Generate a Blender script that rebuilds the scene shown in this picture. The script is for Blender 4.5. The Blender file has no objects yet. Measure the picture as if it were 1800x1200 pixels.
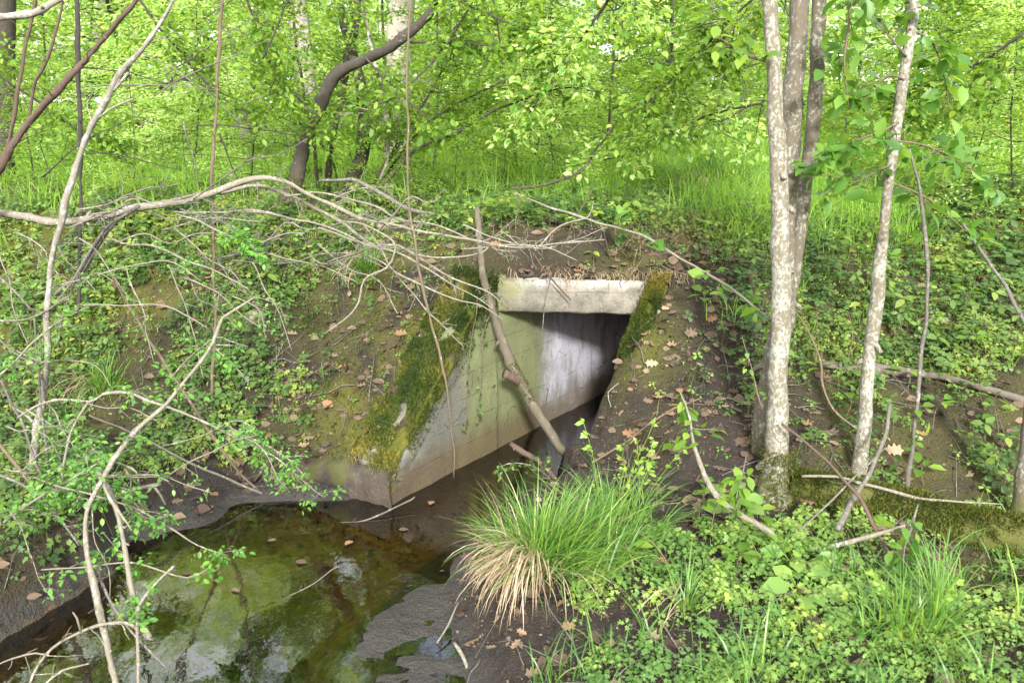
import bpy, math
import numpy as np
from math import radians as R_, sin, cos, pi
rng = np.random.default_rng(11)
S = bpy.context.scene
COL = S.collection
F, PITCH, HC = 1500.0, R_(15), 1.7
CP, SP = cos(PITCH), sin(PITCH)

# ------------------------------------------------------------------ camera rays (measuring only: where a pixel lies in the world)
def ray(u, v):
    dx, dy = (u - 900) / F, (600 - v) / F
    return np.array([dx, CP + dy * SP, -SP + dy * CP])
def P(u, v, Y):
    d = ray(u, v); return np.array([0, 0, HC]) + d * (Y / d[1])
def PZ(u, v, z):
    d = ray(u, v); return np.array([0, 0, HC]) + d * ((z - HC) / d[2])

# ------------------------------------------------------------------ noise
def _h(ix, iy, s):
    a = np.sin(ix * 127.1 + iy * 311.7 + s * 74.7) * 43758.5453
    return a - np.floor(a)
def vn(x, y, s=0):
    ix, iy = np.floor(x), np.floor(y); fx, fy = x - ix, y - iy
    fx, fy = fx * fx * (3 - 2 * fx), fy * fy * (3 - 2 * fy)
    a, b, c, d = _h(ix, iy, s), _h(ix + 1, iy, s), _h(ix, iy + 1, s), _h(ix + 1, iy + 1, s)
    return (a * (1 - fx) + b * fx) * (1 - fy) + (c * (1 - fx) + d * fx) * fy
def fbm(x, y, s=0, o=4):
    r, a, t = 0, 1.0, 0
    for k in range(o):
        r = r + a * vn(x * 2 ** k, y * 2 ** k, s + k * 3.1); t += a; a *= .5
    return r / t
def ss(a, b, x):
    t = np.clip((x - a) / (b - a), 0, 1); return t * t * (3 - 2 * t)
def smin(a, b, k):
    h = np.clip(.5 + .5 * (b - a) / k, 0, 1); return b * (1 - h) + a * h - k * h * (1 - h)

# ------------------------------------------------------------------ plan of the place
A0 = np.array([-.548, 3.503]); WD = np.array([.575, .818]); WD /= np.hypot(*WD); WN = np.array([WD[1], -WD[0]])
WID = .63; YL = 4.2                                    # culvert width, line of the lintel
def W(s, n, z):
    q = A0 + WD * s + WN * n; return np.array([q[0], q[1], z])
RB = A0 + WN * WID
def on_line(y, base): return base[0] + (y - base[1]) / WD[1] * WD[0]
XLl, XLr = on_line(YL, A0), on_line(YL, RB)
rw = RB + WD * .60
CH = np.array([[A0[0], A0[1]], [XLl, YL], [XLr, YL], [rw[0], rw[1]], [.10, 3.52], [-.12, 3.3], [-.24, 2.95], [-.22, 2.65],
               [-.14, 2.3], [-.10, 1.7], [-.2, .5], [-1.2, -8], [-3.6, -8], [-2.5, .4], [-1.95, 1.9], [-1.70, 2.48], [-1.52, 2.92],
               [-1.62, 3.3], [-1.35, 3.66], [-1.0, 3.76]])
def sdpoly(x, y, P_):
    d = np.full(x.shape, 1e9); ins = np.zeros(x.shape, bool)
    n = len(P_)
    for i in range(n):
        a, b = P_[i], P_[(i + 1) % n]
        e = b - a; wx, wy = x - a[0], y - a[1]
        t = np.clip((wx * e[0] + wy * e[1]) / (e @ e), 0, 1)
        d = np.minimum(d, (wx - e[0] * t) ** 2 + (wy - e[1] * t) ** 2)
        c = ((a[1] <= y) & (b[1] > y)) | ((b[1] <= y) & (a[1] > y))
        xi = a[0] + (y - a[1]) / (b[1] - a[1] + 1e-12) * e[0]
        ins ^= c & (x < xi)
    d = np.sqrt(d); return np.where(ins, -d, d)
def sn(x, y):
    dx, dy = x - A0[0], y - A0[1]
    return dx * WD[0] + dy * WD[1], dx * WN[0] + dy * WN[1]

def T(x, y, aux=False):
    x = np.asarray(x, float); y = np.asarray(y, float)
    s, n = sn(x, y)
    d = sdpoly(x, y, CH)
    nz = fbm(x * 1.7 + 3, y * 1.7, 1) - .5
    nf = fbm(x * 9, y * 9, 5, 3) - .5
    top = 1.12 + .012 * np.clip(y - 5, 0, 60) + .12 * nz + .5 * ss(12, 45, y) + .10 * ss(.3, 2.5, x) * ss(4.2, 5.5, y)
    # left bank
    yf = np.interp(x, [-9, -3, -2, -1.4, -1], [3.9, 3.75, 3.7, 3.66, 3.62])
    fr = np.maximum(.10, .08 + .68 * (y - yf))
    shelf = .20 + .05 * nz + .06 * np.clip(-x - 1.6, 0, 3)
    fr = np.where(x < -1.2, np.maximum(fr, shelf), fr)
    wl = .14 + .93 * s
    bl = ss(-1.55, -.7, x)
    left = fr * (1 - bl) + np.maximum(wl, .10) * bl
    # right bank
    frr = .20 + .50 * np.clip(y - 2.95, 0, 9) + .03 * np.clip(x, 0, 4)
    frr = frr - .12 * np.exp(-((x - 1.75) / .5) ** 2 - ((y - 2.62) / .22) ** 2)
    wr = .86 + 1.12 * (s - 1.255)
    br = ss(.5, 1.0, x)
    wr = wr + .05 * ss(.03, .10, n - WID) + .10 * ss(1.12, .85, s)
    right = np.maximum(wr, .13 + .05 * ss(2.2, 3.2, y) + .12 * np.exp(-((x - .4) / .25) ** 2 - ((y - 3.62) / .25) ** 2)) * (1 - br) + frr * br
    mid = .893 + .55 * np.clip(y - YL - .04, 0, 4)
    corr = (n > -.03) & (n < WID + .03)
    m = ss(-.02, .04, n) * (1 - ss(WID - .04, WID + .1, n))
    land = np.where(n < WID * .5, left, right)
    land = np.where(y >= YL - .004, land * (1 - m) + np.maximum(mid, land) * m, land)
    zb = smin(land, top, .22) + .09 * nz + .055 * nf + .035 * (fbm(x * 19, y * 19, 6, 2) - .5)
    near_wall = ((n < WID * .5) & (s > -.05) & (np.abs(n) < .3)) | ((n > WID * .5) & (s > .5) & (np.abs(n - WID) < .3))
    wdt = np.where(near_wall, .10, np.where(x < -1.4, .10, .22))
    off = np.where(near_wall, .05, 0.0)
    rwall = near_wall & (n > WID * .5) & ((y < YL - .10) | (n > WID)); wdt = np.where(rwall, .05, wdt); off = np.where(rwall, np.where(s < 1.12, -.045, .025), off)
    wdt = np.where((x > -1.1) & (x < -.56) & (s < .2), .05, wdt); 
    k = ss(0, 1, (d - off) / wdt)
    bed = -.03 - .10 * ss(0, .3, -d) + .05 * (fbm(x * 3, y * 3, 9) - .5)
    bed = bed - .16 * np.exp(-((x + .95) / .55) ** 2 - ((y - 2.45) / .55) ** 2)
    mud = .19 * np.exp(-((x + .36) / .27) ** 2 - ((y - 2.50) / .40) ** 2) * (.45 + fbm(x * 4, y * 6, 44)) + .105 * np.exp(-((x + 1.32) / .28) ** 2 - ((y - 3.36) / .28) ** 2) + .055 * np.exp(-((x + .5) / .22) ** 2 - ((y - 2.52) / .32) ** 2) \
        + .10 * np.exp(-((x + .98) / .25) ** 2 - ((y - 3.62) / .10) ** 2)
    bed = bed + mud * 1.15 + .02 * nf; bed = smin(bed, np.where(x < -.75, .045, .004) + .045 * (fbm(x * 7, y * 11, 51) - .5), .03)
    shore = .015 + np.clip(d, 0, .3) * .1
    out = np.where(d < np.minimum(off, 0), bed, np.minimum(bed, .0) * (1 - k) * (d < off) + shore * (1 - k) + np.maximum(zb, .03) * k)
    roof = corr & (y >= YL - .004) & (d > -.02) & (s < 30)
    out = np.where(roof & (d <= off + wdt), np.maximum(mid, .893) + .02 * nf, out)
    if not aux: return out
    return out, d, s, n, nz
def Tn(x, y, e=.03):
    gx = (T(x + e, y) - T(x - e, y)) / (2 * e); gy = (T(x, y + e) - T(x, y - e)) / (2 * e)
    v = np.stack([-gx, -gy, np.ones_like(gx)], -1); return v / np.linalg.norm(v, axis=-1, keepdims=True)
def G(u, v, tmax=80):
    d = ray(u, v); t = np.concatenate([np.linspace(1.5, 12, 2200), np.linspace(12.02, tmax, 1500)])
    p = np.array([0, 0, HC]) + t[:, None] * d
    h = p[:, 2] < T(p[:, 0], p[:, 1])
    i = int(np.argmax(h)) if h.any() else len(t) - 1
    return p[i]

# ------------------------------------------------------------------ mesh accumulator
class MA:
    def __init__(s): s.V, s.L, s.S, s.A, s.n = [], [], [], [], 0
    def add(s, V, loops, sizes, rnd):
        V = np.asarray(V, float); s.V.append(V); s.L.append(np.asarray(loops, np.int64) + s.n); s.S.append(np.asarray(sizes, np.int64))
        s.A.append(np.broadcast_to(np.asarray(rnd, float), (len(V),))); s.n += len(V)
    def build(s, name, mat, parent=None, smooth=False, attrs=None):
        V, L, Z, A = map(np.concatenate, (s.V, s.L, s.S, s.A))
        me = bpy.data.meshes.new(name)
        me.vertices.add(len(V)); me.vertices.foreach_set('co', V.astype(np.float32).ravel())
        me.loops.add(len(L)); me.loops.foreach_set('vertex_index', L.astype(np.int32))
        me.polygons.add(len(Z)); me.polygons.foreach_set('loop_start', np.concatenate([[0], np.cumsum(Z)[:-1]]).astype(np.int32))
        a = me.attributes.new('rnd', 'FLOAT', 'POINT'); a.data.foreach_set('value', A.astype(np.float32))
        for k, q in (attrs or {}).items():
            a = me.attributes.new(k, 'FLOAT', 'POINT'); a.data.foreach_set('value', np.asarray(q, np.float32))
        me.update(calc_edges=True); me.validate()
        if smooth: me.polygons.foreach_set('use_smooth', np.ones(len(me.polygons), bool))
        me.materials.append(mat)
        o = bpy.data.objects.new(name, me); COL.objects.link(o)
        if parent is not None: o.parent = parent
        return o
def norm(v): return v / (np.linalg.norm(v, axis=-1, keepdims=True) + 1e-12)
def frames(d, n):
    y = norm(d); z = norm(n - (n * y).sum(-1, keepdims=True) * y); x = np.cross(y, z)
    return np.stack([x, y, z], -1)
def inst(ma, tm, pos, Rm, sc, rnd):
    V0, L0, S0 = tm; N, n = len(pos), len(V0)
    if N == 0: return
    sc = np.asarray(sc, float); sc = sc[:, None] if sc.ndim == 1 else sc
    V = np.einsum('nij,nkj->nki', Rm, V0[None] * sc[:, None, :]) + pos[:, None, :]
    L = (np.arange(N)[:, None] * n + L0[None]).ravel()
    ma.add(V.reshape(-1, 3), L, np.tile(S0, N), np.repeat(rnd, n))
def tmpl(V, faces): return np.array(V, float), np.array([i for f in faces for i in f]), np.array([len(f) for f in faces])
LEAF = tmpl([(0, 0, 0), (-.24, .28, .07), (-.25, .62, .06), (0, 1, -.10), (.25, .62, .06), (.24, .28, .07), (0, .3, 0), (0, .66, -.01)],
            [(0, 6, 1), (6, 7, 2, 1), (7, 3, 2), (0, 5, 6), (6, 5, 4, 7), (7, 4, 3)])
LOBE = tmpl([(0, 0, 0), (-.30, .30, .06), (-.18, .48, .04), (-.42, .78, .05), (-.12, .74, .0), (0, 1.0, -.06), (.12, .74, .0), (.42, .78, .05), (.18, .48, .04), (.30, .30, .06)],
            [(0, 2, 1), (0, 8, 6, 5, 4, 2), (2, 4, 3), (0, 9, 8), (8, 7, 6)])
RHOMB = tmpl([(0, 0, 0), (-.30, .48, .09), (0, 1, -.04), (.30, .48, .09)], [(0, 2, 1), (0, 3, 2)])
DEAD = tmpl([(0, 0, 0), (-.30, .22, .16), (-.36, .55, .20), (-.14, .86, .10), (0, 1, .02), (.14, .86, .12), (.34, .55, .16), (.28, .22, .10), (0, .3, 0), (0, .68, .02)],
            [(0, 8, 1), (8, 9, 2, 1), (9, 3, 2), (9, 4, 3), (0, 7, 8), (8, 7, 6, 9), (9, 6, 5), (9, 5, 4)])
def rdir(n, el0=-.3, el1=.3):
    a = rng.uniform(0, 2 * pi, n); e = rng.uniform(el0, el1, n)
    return np.stack([np.cos(a) * np.cos(e), np.sin(a) * np.cos(e), np.sin(e)], -1)
def jit(n, s): return rng.normal(0, s, (n, 3))

def blades(ma, pos, az, ln, el0, bend, wid, rnd, K=5):
    """grass blades: curved tapering strips"""
    N = len(pos); el = el0[:, None] - bend[:, None] * (np.linspace(0, 1, K + 1)[None, :-1] ** 1.2)
    dx = np.cos(el) * (ln / K)[:, None]; dz = np.sin(el) * (ln / K)[:, None]
    r = np.concatenate([np.zeros((N, 1)), np.cumsum(dx, 1)], 1); z = np.concatenate([np.zeros((N, 1)), np.cumsum(dz, 1)], 1)
    ca, sa = np.cos(az)[:, None], np.sin(az)[:, None]
    c = np.stack([r * ca, r * sa, z], -1) + pos[:, None, :]
    w = (wid / 2)[:, None] * np.array([.7, 1, 1, .85, .55] + [.3] * (K - 5))[:K][None] if K >= 5 else (wid / 2)[:, None] * np.array([.8, 1, .7, .45])[:K][None]
    tw = rng.uniform(-.9, .9, (N, 1)); sx = np.stack([-np.sin(az[:, None] + tw) * w, np.cos(az[:, None] + tw) * w, np.zeros_like(w)], -1)
    V = np.concatenate([(c[:, :K] - sx), (c[:, :K] + sx), c[:, K:]], 1)        # K left, K right, tip
    f = []
    for k in range(K - 1): f.append((k, K + k, K + k + 1, k + 1))
    f.append((K - 1, 2 * K - 1, 2 * K))
    L0 = np.array([i for q in f for i in q]); S0 = np.array([len(q) for q in f]); n = 2 * K + 1
    ma.add(V.reshape(-1, 3), (np.arange(N)[:, None] * n + L0[None]).ravel(), np.tile(S0, N), np.repeat(rnd, n))

def smooth_path(pts, step):
    pts = np.asarray(pts, float)
    if len(pts) < 3:
        m = max(2, int(np.linalg.norm(pts[-1] - pts[0]) / step)); return pts[0] + np.linspace(0, 1, m + 1)[:, None] * (pts[-1] - pts[0]), np.linspace(0, len(pts) - 1, m + 1)
    Q = np.vstack([2 * pts[0] - pts[1], pts, 2 * pts[-1] - pts[-2]]); out, par = [], []
    for i in range(1, len(Q) - 2):
        m = max(1, int(np.linalg.norm(Q[i + 1] - Q[i]) / step)); t = np.arange(m)[:, None] / m
        a, b, c, d = Q[i - 1], Q[i], Q[i + 1], Q[i + 2]
        out.append(.5 * (2 * b + (c - a) * t + (2 * a - 5 * b + 4 * c - d) * t ** 2 + (3 * b - a - 3 * c + d) * t ** 3)); par.append(i - 1 + t[:, 0])
    out.append(pts[-1:]); par.append([len(pts) - 1.0])
    return np.vstack(out), np.concatenate(par)
def tube(ma, p, r, sides=6, rnd=.5, lump=0.0, cap=True):
    p = np.asarray(p, float); r = np.broadcast_to(np.asarray(r, float), (len(p),)).copy(); n = len(p)
    t = norm(np.gradient(p, axis=0)); ref = np.array([.31, .2, .93]) if abs(t[0][2]) < .9 else np.array([1., .1, 0])
    u = norm(np.cross(t[0], ref)); U = [u]
    for i in range(1, n):
        u = norm(U[-1] - (U[-1] @ t[i]) * t[i]); U.append(u)
    U = np.array(U); B = np.cross(t, U); a = np.arange(sides) / sides * 2 * pi
    rr = r[:, None] * np.ones(sides)[None]
    if lump: rr = rr * (1 + lump * rng.normal(0, 1, (n, sides)) + lump * 1.5 * np.sin(a[None] * 2 + np.arange(n)[:, None] * .35) + lump * rng.normal(0, .8, (n, 1)))
    V = p[:, None] + rr[..., None] * (np.cos(a)[None, :, None] * U[:, None] + np.sin(a)[None, :, None] * B[:, None])
    V = V.reshape(-1, 3); i = np.arange(n - 1)[:, None] * sides; j = np.arange(sides)[None]; j2 = (j + 1) % sides
    Q = np.stack([i + j, i + j2, i + sides + j2, i + sides + j], -1).reshape(-1)
    L = [Q]; Z = [np.full((n - 1) * sides, 4)]
    if cap:
        L += [np.arange(sides)[::-1], (n - 1) * sides + np.arange(sides)]; Z.append(np.array([sides, sides]))
    ma.add(V, np.concatenate(L), np.concatenate(Z), rnd)
def wander(p0, d, ln, n=7, wob=.18, droop=0.0):
    p = [np.array(p0, float)]; d = norm(np.array(d, float))
    for i in range(n):
        d = norm(d + rng.normal(0, wob, 3) + np.array([0, 0, -droop])); p.append(p[-1] + d * ln / n)
    return np.array(p)
def twigs(ma, path, rad, count, ln, lvl=1, wob=.16, droop=.02, t0=.15, t1=1.0, sites=None, flat=None, ang=(.6, 1.2), rnd=.5, rmin=.0009):
    """side shoots along a path; sites collects (position, direction) for leaves"""
    n = len(path)
    for c in range(count):
        t = rng.uniform(t0, t1); i = min(n - 2, int(t * (n - 1))); d = norm(path[i + 1] - path[i])
        q = rng.normal(0, 1, 3); q -= (q @ d) * d; q = norm(q)
        if flat is not None: q[2] *= flat; q = norm(q)
        a = rng.uniform(*ang); dd = d * cos(a) + q * sin(a)
        l = ln * rng.uniform(.35, 1.15) * (1 - .45 * t); w = wander(path[i], dd, l, 6 if l > .1 else 4, wob, droop)
        r0 = max(rmin, min(rad[min(i, len(rad) - 1)] * .55, .0011 + l * .006))
        tube(ma, w, np.linspace(r0, rmin * .8, len(w)), 5 if r0 > .002 else 4, rnd)
        if sites is not None:
            for k in range(1, len(w)): sites.append((w[k], norm(w[k] - w[k - 1])))
        if lvl > 1: twigs(ma, w, np.linspace(r0, rmin, len(w)), max(1, int(count * .28)), l * .5, lvl - 1, wob, droop, .2, 1, sites, flat, ang, rnd, rmin)
def leaves_at(ma, sites, size, per=2, up=1.0, tm=LEAF, spread=.02, jn=.45, out=1.0):
    if not sites: return
    p = np.repeat(np.array([s[0] for s in sites]), per, 0); d = np.repeat(np.array([s[1] for s in sites]), per, 0); N = len(p)
    dd = norm(d * .6 * out + rng.normal(0, .6, (N, 3)) * np.array([1, 1, .45]) + np.array([0, 0, -.10]))
    nn = np.array([0, 0, up]) + jit(N, jn)
    inst(ma, tm, p + jit(N, spread), frames(dd, nn), size * rng.uniform(.6, 1.2, N), rng.random(N))

# ------------------------------------------------------------------ things
def tag(o, label=None, cat=None, group=None, kind=None):
    for k, v in (('label', label), ('category', cat), ('group', group), ('kind', kind)):
        if v: o[k] = v
    return o
def thing(name, label, cat, loc=(0, 0, 0), group=None, rz=0):
    o = bpy.data.objects.new(name, None); COL.objects.link(o); o.empty_display_size = .1
    o.location = loc; o.rotation_euler.z = rz
    return tag(o, label, cat, group)
def local(ma, loc):
    for i in range(len(ma.V)): ma.V[i] = ma.V[i] - np.asarray(loc)
    return ma
def copy_tree(o, parent=None):
    c = o.copy(); COL.objects.link(c)
    if parent is not None: c.parent = parent
    for ch in list(o.children): copy_tree(ch, c)
    return c

# ------------------------------------------------------------------ materials
class NT:
    def __init__(s, name):
        s.m = bpy.data.materials.new(name); s.m.use_nodes = True; s.t = s.m.node_tree; s.t.nodes.clear()
        s.out = s.n('ShaderNodeOutputMaterial')
    def n(s, k, **kw):
        q = s.t.nodes.new(k)
        for a, b in kw.items(): setattr(q, a, b)
        return q
    def link(s, a, b): s.t.links.new(a, b)
    def set(s, sock, v):
        if hasattr(v, 'links') or isinstance(v, bpy.types.NodeSocket): s.link(v, sock)
        else: sock.default_value = v
    def coord(s): return s.n('ShaderNodeTexCoord').outputs['Object']
    def pos(s): return s.n('ShaderNodeNewGeometry').outputs['Position']
    def attr(s, a): return s.n('ShaderNodeAttribute', attribute_name=a).outputs['Fac']
    def scale(s, v, k):
        m = s.n('ShaderNodeMapping'); s.link(v, m.inputs[0]); m.inputs['Scale'].default_value = k; return m.outputs[0]
    def noise(s, vec, sc, det=4, rough=.55, dist=0.0):
        q = s.n('ShaderNodeTexNoise'); s.link(vec, q.inputs['Vector']); q.inputs['Scale'].default_value = sc
        q.inputs['Detail'].default_value = det; q.inputs['Roughness'].default_value = rough; q.inputs['Distortion'].default_value = dist; return q.outputs['Fac']
    def ramp(s, f, stops):
        q = s.n('ShaderNodeValToRGB'); s.link(f, q.inputs[0]); e = q.color_ramp.elements
        while len(e) < len(stops): e.new(.5)
        for i, (p, c) in enumerate(stops):
            e[i].position = p; e[i].color = (c, c, c, 1) if np.isscalar(c) else (*c, 1)
        return q.outputs[0]
    def mix(s, f, a, b):
        q = s.n('ShaderNodeMix', data_type='RGBA'); s.set(q.inputs[0], f)
        for k, v in ((6, a), (7, b)):
            if isinstance(v, tuple): q.inputs[k].default_value = (*v, 1)
            else: s.link(v, q.inputs[k])
        return q.outputs[2]
    def math(s, op, a, b=None, c=None, clamp=False):
        q = s.n('ShaderNodeMath', operation=op, use_clamp=clamp)
        for i, v in enumerate((a, b, c)):
            if v is not None: s.set(q.inputs[i], v)
        return q.outputs[0]
    def mapr(s, v, a, b, c=0., d=1.):
        q = s.n('ShaderNodeMapRange', interpolation_type='SMOOTHSTEP'); s.set(q.inputs[0], v)
        for i, k in enumerate((a, b, c, d)): q.inputs[i + 1].default_value = k
        return q.outputs[0]
    def sep(s, v):
        q = s.n('ShaderNodeSeparateXYZ'); s.link(v, q.inputs[0]); return q.outputs
    def bump(s, h, st=.4, dist=.01):
        q = s.n('ShaderNodeBump'); q.inputs['Strength'].default_value = st; q.inputs['Distance'].default_value = dist; s.link(h, q.inputs['Height']); return q.outputs[0]
    def pbr(s, col, rough=.8, normal=None, spec=.3, done=True):
        q = s.n('ShaderNodeBsdfPrincipled'); s.set(q.inputs['Base Color'], (*col, 1) if isinstance(col, tuple) else col)
        s.set(q.inputs['Roughness'], rough); q.inputs['Specular IOR Level'].default_value = spec
        if normal is not None: s.link(normal, q.inputs['Normal'])
        if done: s.link(q.outputs[0], s.out.inputs[0])
        return q
def leaf_mat(name, stops, trans=.4, rough=.55, spec=.3, tcol=1.9):
    s = NT(name); c = s.ramp(s.attr('rnd'), stops); q = s.pbr(c, rough, None, spec, False)
    t = s.n('ShaderNodeBsdfTranslucent'); h = s.n('ShaderNodeMix', data_type='RGBA', blend_type='MULTIPLY'); h.inputs[0].default_value = 1
    s.link(c, h.inputs[6]); h.inputs[7].default_value = (tcol * 1.15, tcol, tcol * .6, 1); s.link(h.outputs[2], t.inputs[0])
    m = s.n('ShaderNodeMixShader'); m.inputs[0].default_value = trans; s.link(q.outputs[0], m.inputs[1]); s.link(t.outputs[0], m.inputs[2]); s.link(m.outputs[0], s.out.inputs[0])
    return s.m
M = {}
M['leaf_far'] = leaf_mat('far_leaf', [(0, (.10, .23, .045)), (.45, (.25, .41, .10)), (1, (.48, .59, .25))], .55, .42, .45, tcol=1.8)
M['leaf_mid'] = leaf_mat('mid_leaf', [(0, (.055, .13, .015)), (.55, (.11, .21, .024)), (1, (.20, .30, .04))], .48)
M['leaf_big'] = leaf_mat('hornbeam_leaf', [(0, (.04, .115, .018)), (.6, (.085, .19, .025)), (1, (.15, .26, .04))], .45, .45, .4)
M['leaf_haw'] = leaf_mat('hawthorn_leaf', [(0, (.05, .15, .022)), (.6, (.08, .21, .03)), (1, (.15, .28, .04))], .35, .45, .4)
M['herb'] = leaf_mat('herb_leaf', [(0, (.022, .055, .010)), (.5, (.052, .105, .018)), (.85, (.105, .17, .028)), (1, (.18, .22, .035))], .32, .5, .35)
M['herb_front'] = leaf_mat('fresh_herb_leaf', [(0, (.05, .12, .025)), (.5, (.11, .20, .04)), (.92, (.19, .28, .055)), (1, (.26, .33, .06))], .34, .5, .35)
M['grass'] = leaf_mat('grass_blade', [(0, (.09, .20, .03)), (.6, (.21, .36, .055)), (1, (.36, .48, .10))], .5, .5, .3)
M['sedge'] = leaf_mat('sedge_blade', [(0, (.04, .11, .02)), (.6, (.09, .20, .03)), (1, (.20, .31, .05))], .35, .42, .45)
M['straw'] = leaf_mat('dry_grass_blade', [(0, (.16, .11, .06)), (.6, (.32, .25, .16)), (1, (.45, .38, .27))], .2, .7, .2, 1.2)
M['mossblade'] = leaf_mat('moss_frond', [(0, (.02, .038, .008)), (.5, (.045, .066, .012)), (.82, (.085, .095, .016)), (1, (.16, .135, .03))], .25, .8, .1)
M['dead'] = leaf_mat('dead_leaf', [(0, (.04, .027, .019)), (.4, (.09, .062, .042)), (.7, (.13, .098, .065)), (.88, (.18, .10, .05)), (1, (.25, .20, .135))], .12, .7, .25, 1.0)

def bark(name, dark, light, patch, amt, sc=40., moss=None, rough=.85, bumpd=.004):
    """bark of two browns with lichen patches; moss = (z0, z1) world heights between which moss fades out upwards"""
    s = NT(name); p = s.pos(); v = s.scale(p, (1, 1, .35))
    base = s.mix(s.noise(v, sc * 1.3, 5, .6), dark, light)
    l1 = s.noise(s.scale(p, (1, 1, .75)), sc, 5, .68, .4); l2 = s.noise(p, 9, 2)
    th = s.math('ADD', l1, s.math('MULTIPLY', s.math('SUBTRACT', l2, .5), .38))
    col = s.mix(s.mapr(th, .57 - amt, .73 - amt), base, s.mix(s.noise(p, sc * 2.2, 3), patch, tuple(k * .72 for k in patch)))
    if moss:
        z = s.sep(p)[2]; mz = s.math('ADD', z, s.math('MULTIPLY', s.math('SUBTRACT', s.noise(p, 14, 4), .5), .5))
        col = s.mix(s.mapr(mz, moss[0], moss[1], .95, 0), col, s.mix(s.noise(p, 90, 3), (.03, .04, .008), (.085, .085, .02)))
    h = s.math('ADD', s.noise(v, sc * 2, 6, .65), s.math('MULTIPLY', th, .5))
    s.pbr(col, rough, s.bump(h, .6, bumpd), .2); return s.m
M['bark_lichen'] = bark('lichen_bark', (.085, .074, .05), (.145, .13, .095), (.27, .275, .235), .13, 85, (.12, .42))
M['bark_lichen2'] = bark('patchy_lichen_bark', (.06, .051, .037), (.118, .103, .076), (.25, .255, .215), .06, 85, (.2, .5))
M['bark_brown'] = bark('brown_bark', (.02, .018, .015), (.06, .052, .04), (.15, .16, .12), -.03, 50, (.75, 1.5))
M['bark_red'] = bark('reddish_bark', (.045, .030, .024), (.10, .070, .054), (.25, .22, .18), -.06, 60)
M['bark_dark'] = bark('dark_bark', (.018, .016, .015), (.05, .045, .04), (.14, .15, .13), -.05, 50)
M['bark_pale'] = bark('pale_bark', (.11, .10, .08), (.21, .195, .16), (.34, .34, .30), .08, 60)
M['twig_pale'] = bark('weathered_twig', (.08, .073, .054), (.19, .175, .136), (.34, .33, .275), .03, 90, None, .8, .001)
M['twig_grey'] = bark('grey_twig', (.055, .05, .042), (.12, .11, .092), (.24, .24, .205), .03, 80, None, .8, .001)
M['twig_tan'] = bark('tan_stem', (.06, .046, .03), (.14, .108, .072), (.25, .235, .185), -.01, 70, None, .8, .001)
M['far_trunk'] = bark('far_pale_trunk', (.16, .145, .12), (.28, .255, .22), (.42, .40, .36), .05, 9)
M['log_bark'] = bark('rotten_log', (.05, .042, .034), (.12, .102, .084), (.22, .21, .18), .02, 30)
M['mossy_log'] = bark('mossy_log_bark', (.05, .035, .02), (.10, .07, .04), (.07, .075, .018), .20, 22, (.2, .9))
M['pole'] = bark('bare_pole', (.042, .037, .026), (.11, .096, .068), (.18, .175, .125), .0, 45, None, .8, .002)

def ground_mat():
    s = NT('forest_soil'); p = s.pos()
    n1, n2, n3 = s.noise(p, 3.2, 5), s.noise(p, 26, 5, .65), s.noise(p, 120, 4, .6)
    soil = s.mix(n2, (.011, .0085, .007), (.04, .031, .024)); soil = s.mix(s.mapr(n3, .58, .72), soil, (.11, .088, .068))
    moss = s.mix(n3, (.035, .04, .008), (.11, .108, .016)); mk = s.math('MULTIPLY', s.attr('moss'), s.mapr(n1, .30, .52))
    c = s.mix(mk, soil, moss); c = s.mix(s.math('MULTIPLY', s.attr('meadow'), .9), c, s.mix(n2, (.05, .07, .02), (.11, .17, .03)))
    wet = s.attr('wet'); mn = s.noise(p, 9, 7, .75); mud = s.mix(mn, (.016, .014, .012), (.07, .066, .06)); mud = s.mix(s.mapr(s.noise(p, 45, 5, .7), .58, .68), mud, (.03, .022, .014)); c = s.mix(wet, c, mud)
    bedc = s.mix(s.noise(p, 5, 4, .6, .6), (.10, .062, .016), (.30, .185, .05)); bedc = s.mix(s.mapr(s.noise(p, 22, 4), .52, .66), bedc, (.03, .02, .008))
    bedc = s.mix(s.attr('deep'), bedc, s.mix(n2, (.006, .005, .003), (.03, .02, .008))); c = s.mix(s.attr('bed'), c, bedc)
    h = s.math('ADD', s.math('ADD', n2, s.math('MULTIPLY', n3, .6)), s.math('MULTIPLY', s.math('MULTIPLY', mn, wet), 2.0)); q = s.pbr(c, .9, s.bump(h, .9, .03), .25)
    s.link(s.mapr(wet, 0, 1, .95, .42), q.inputs['Roughness']); return s.m
M['ground'] = ground_mat()

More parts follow.
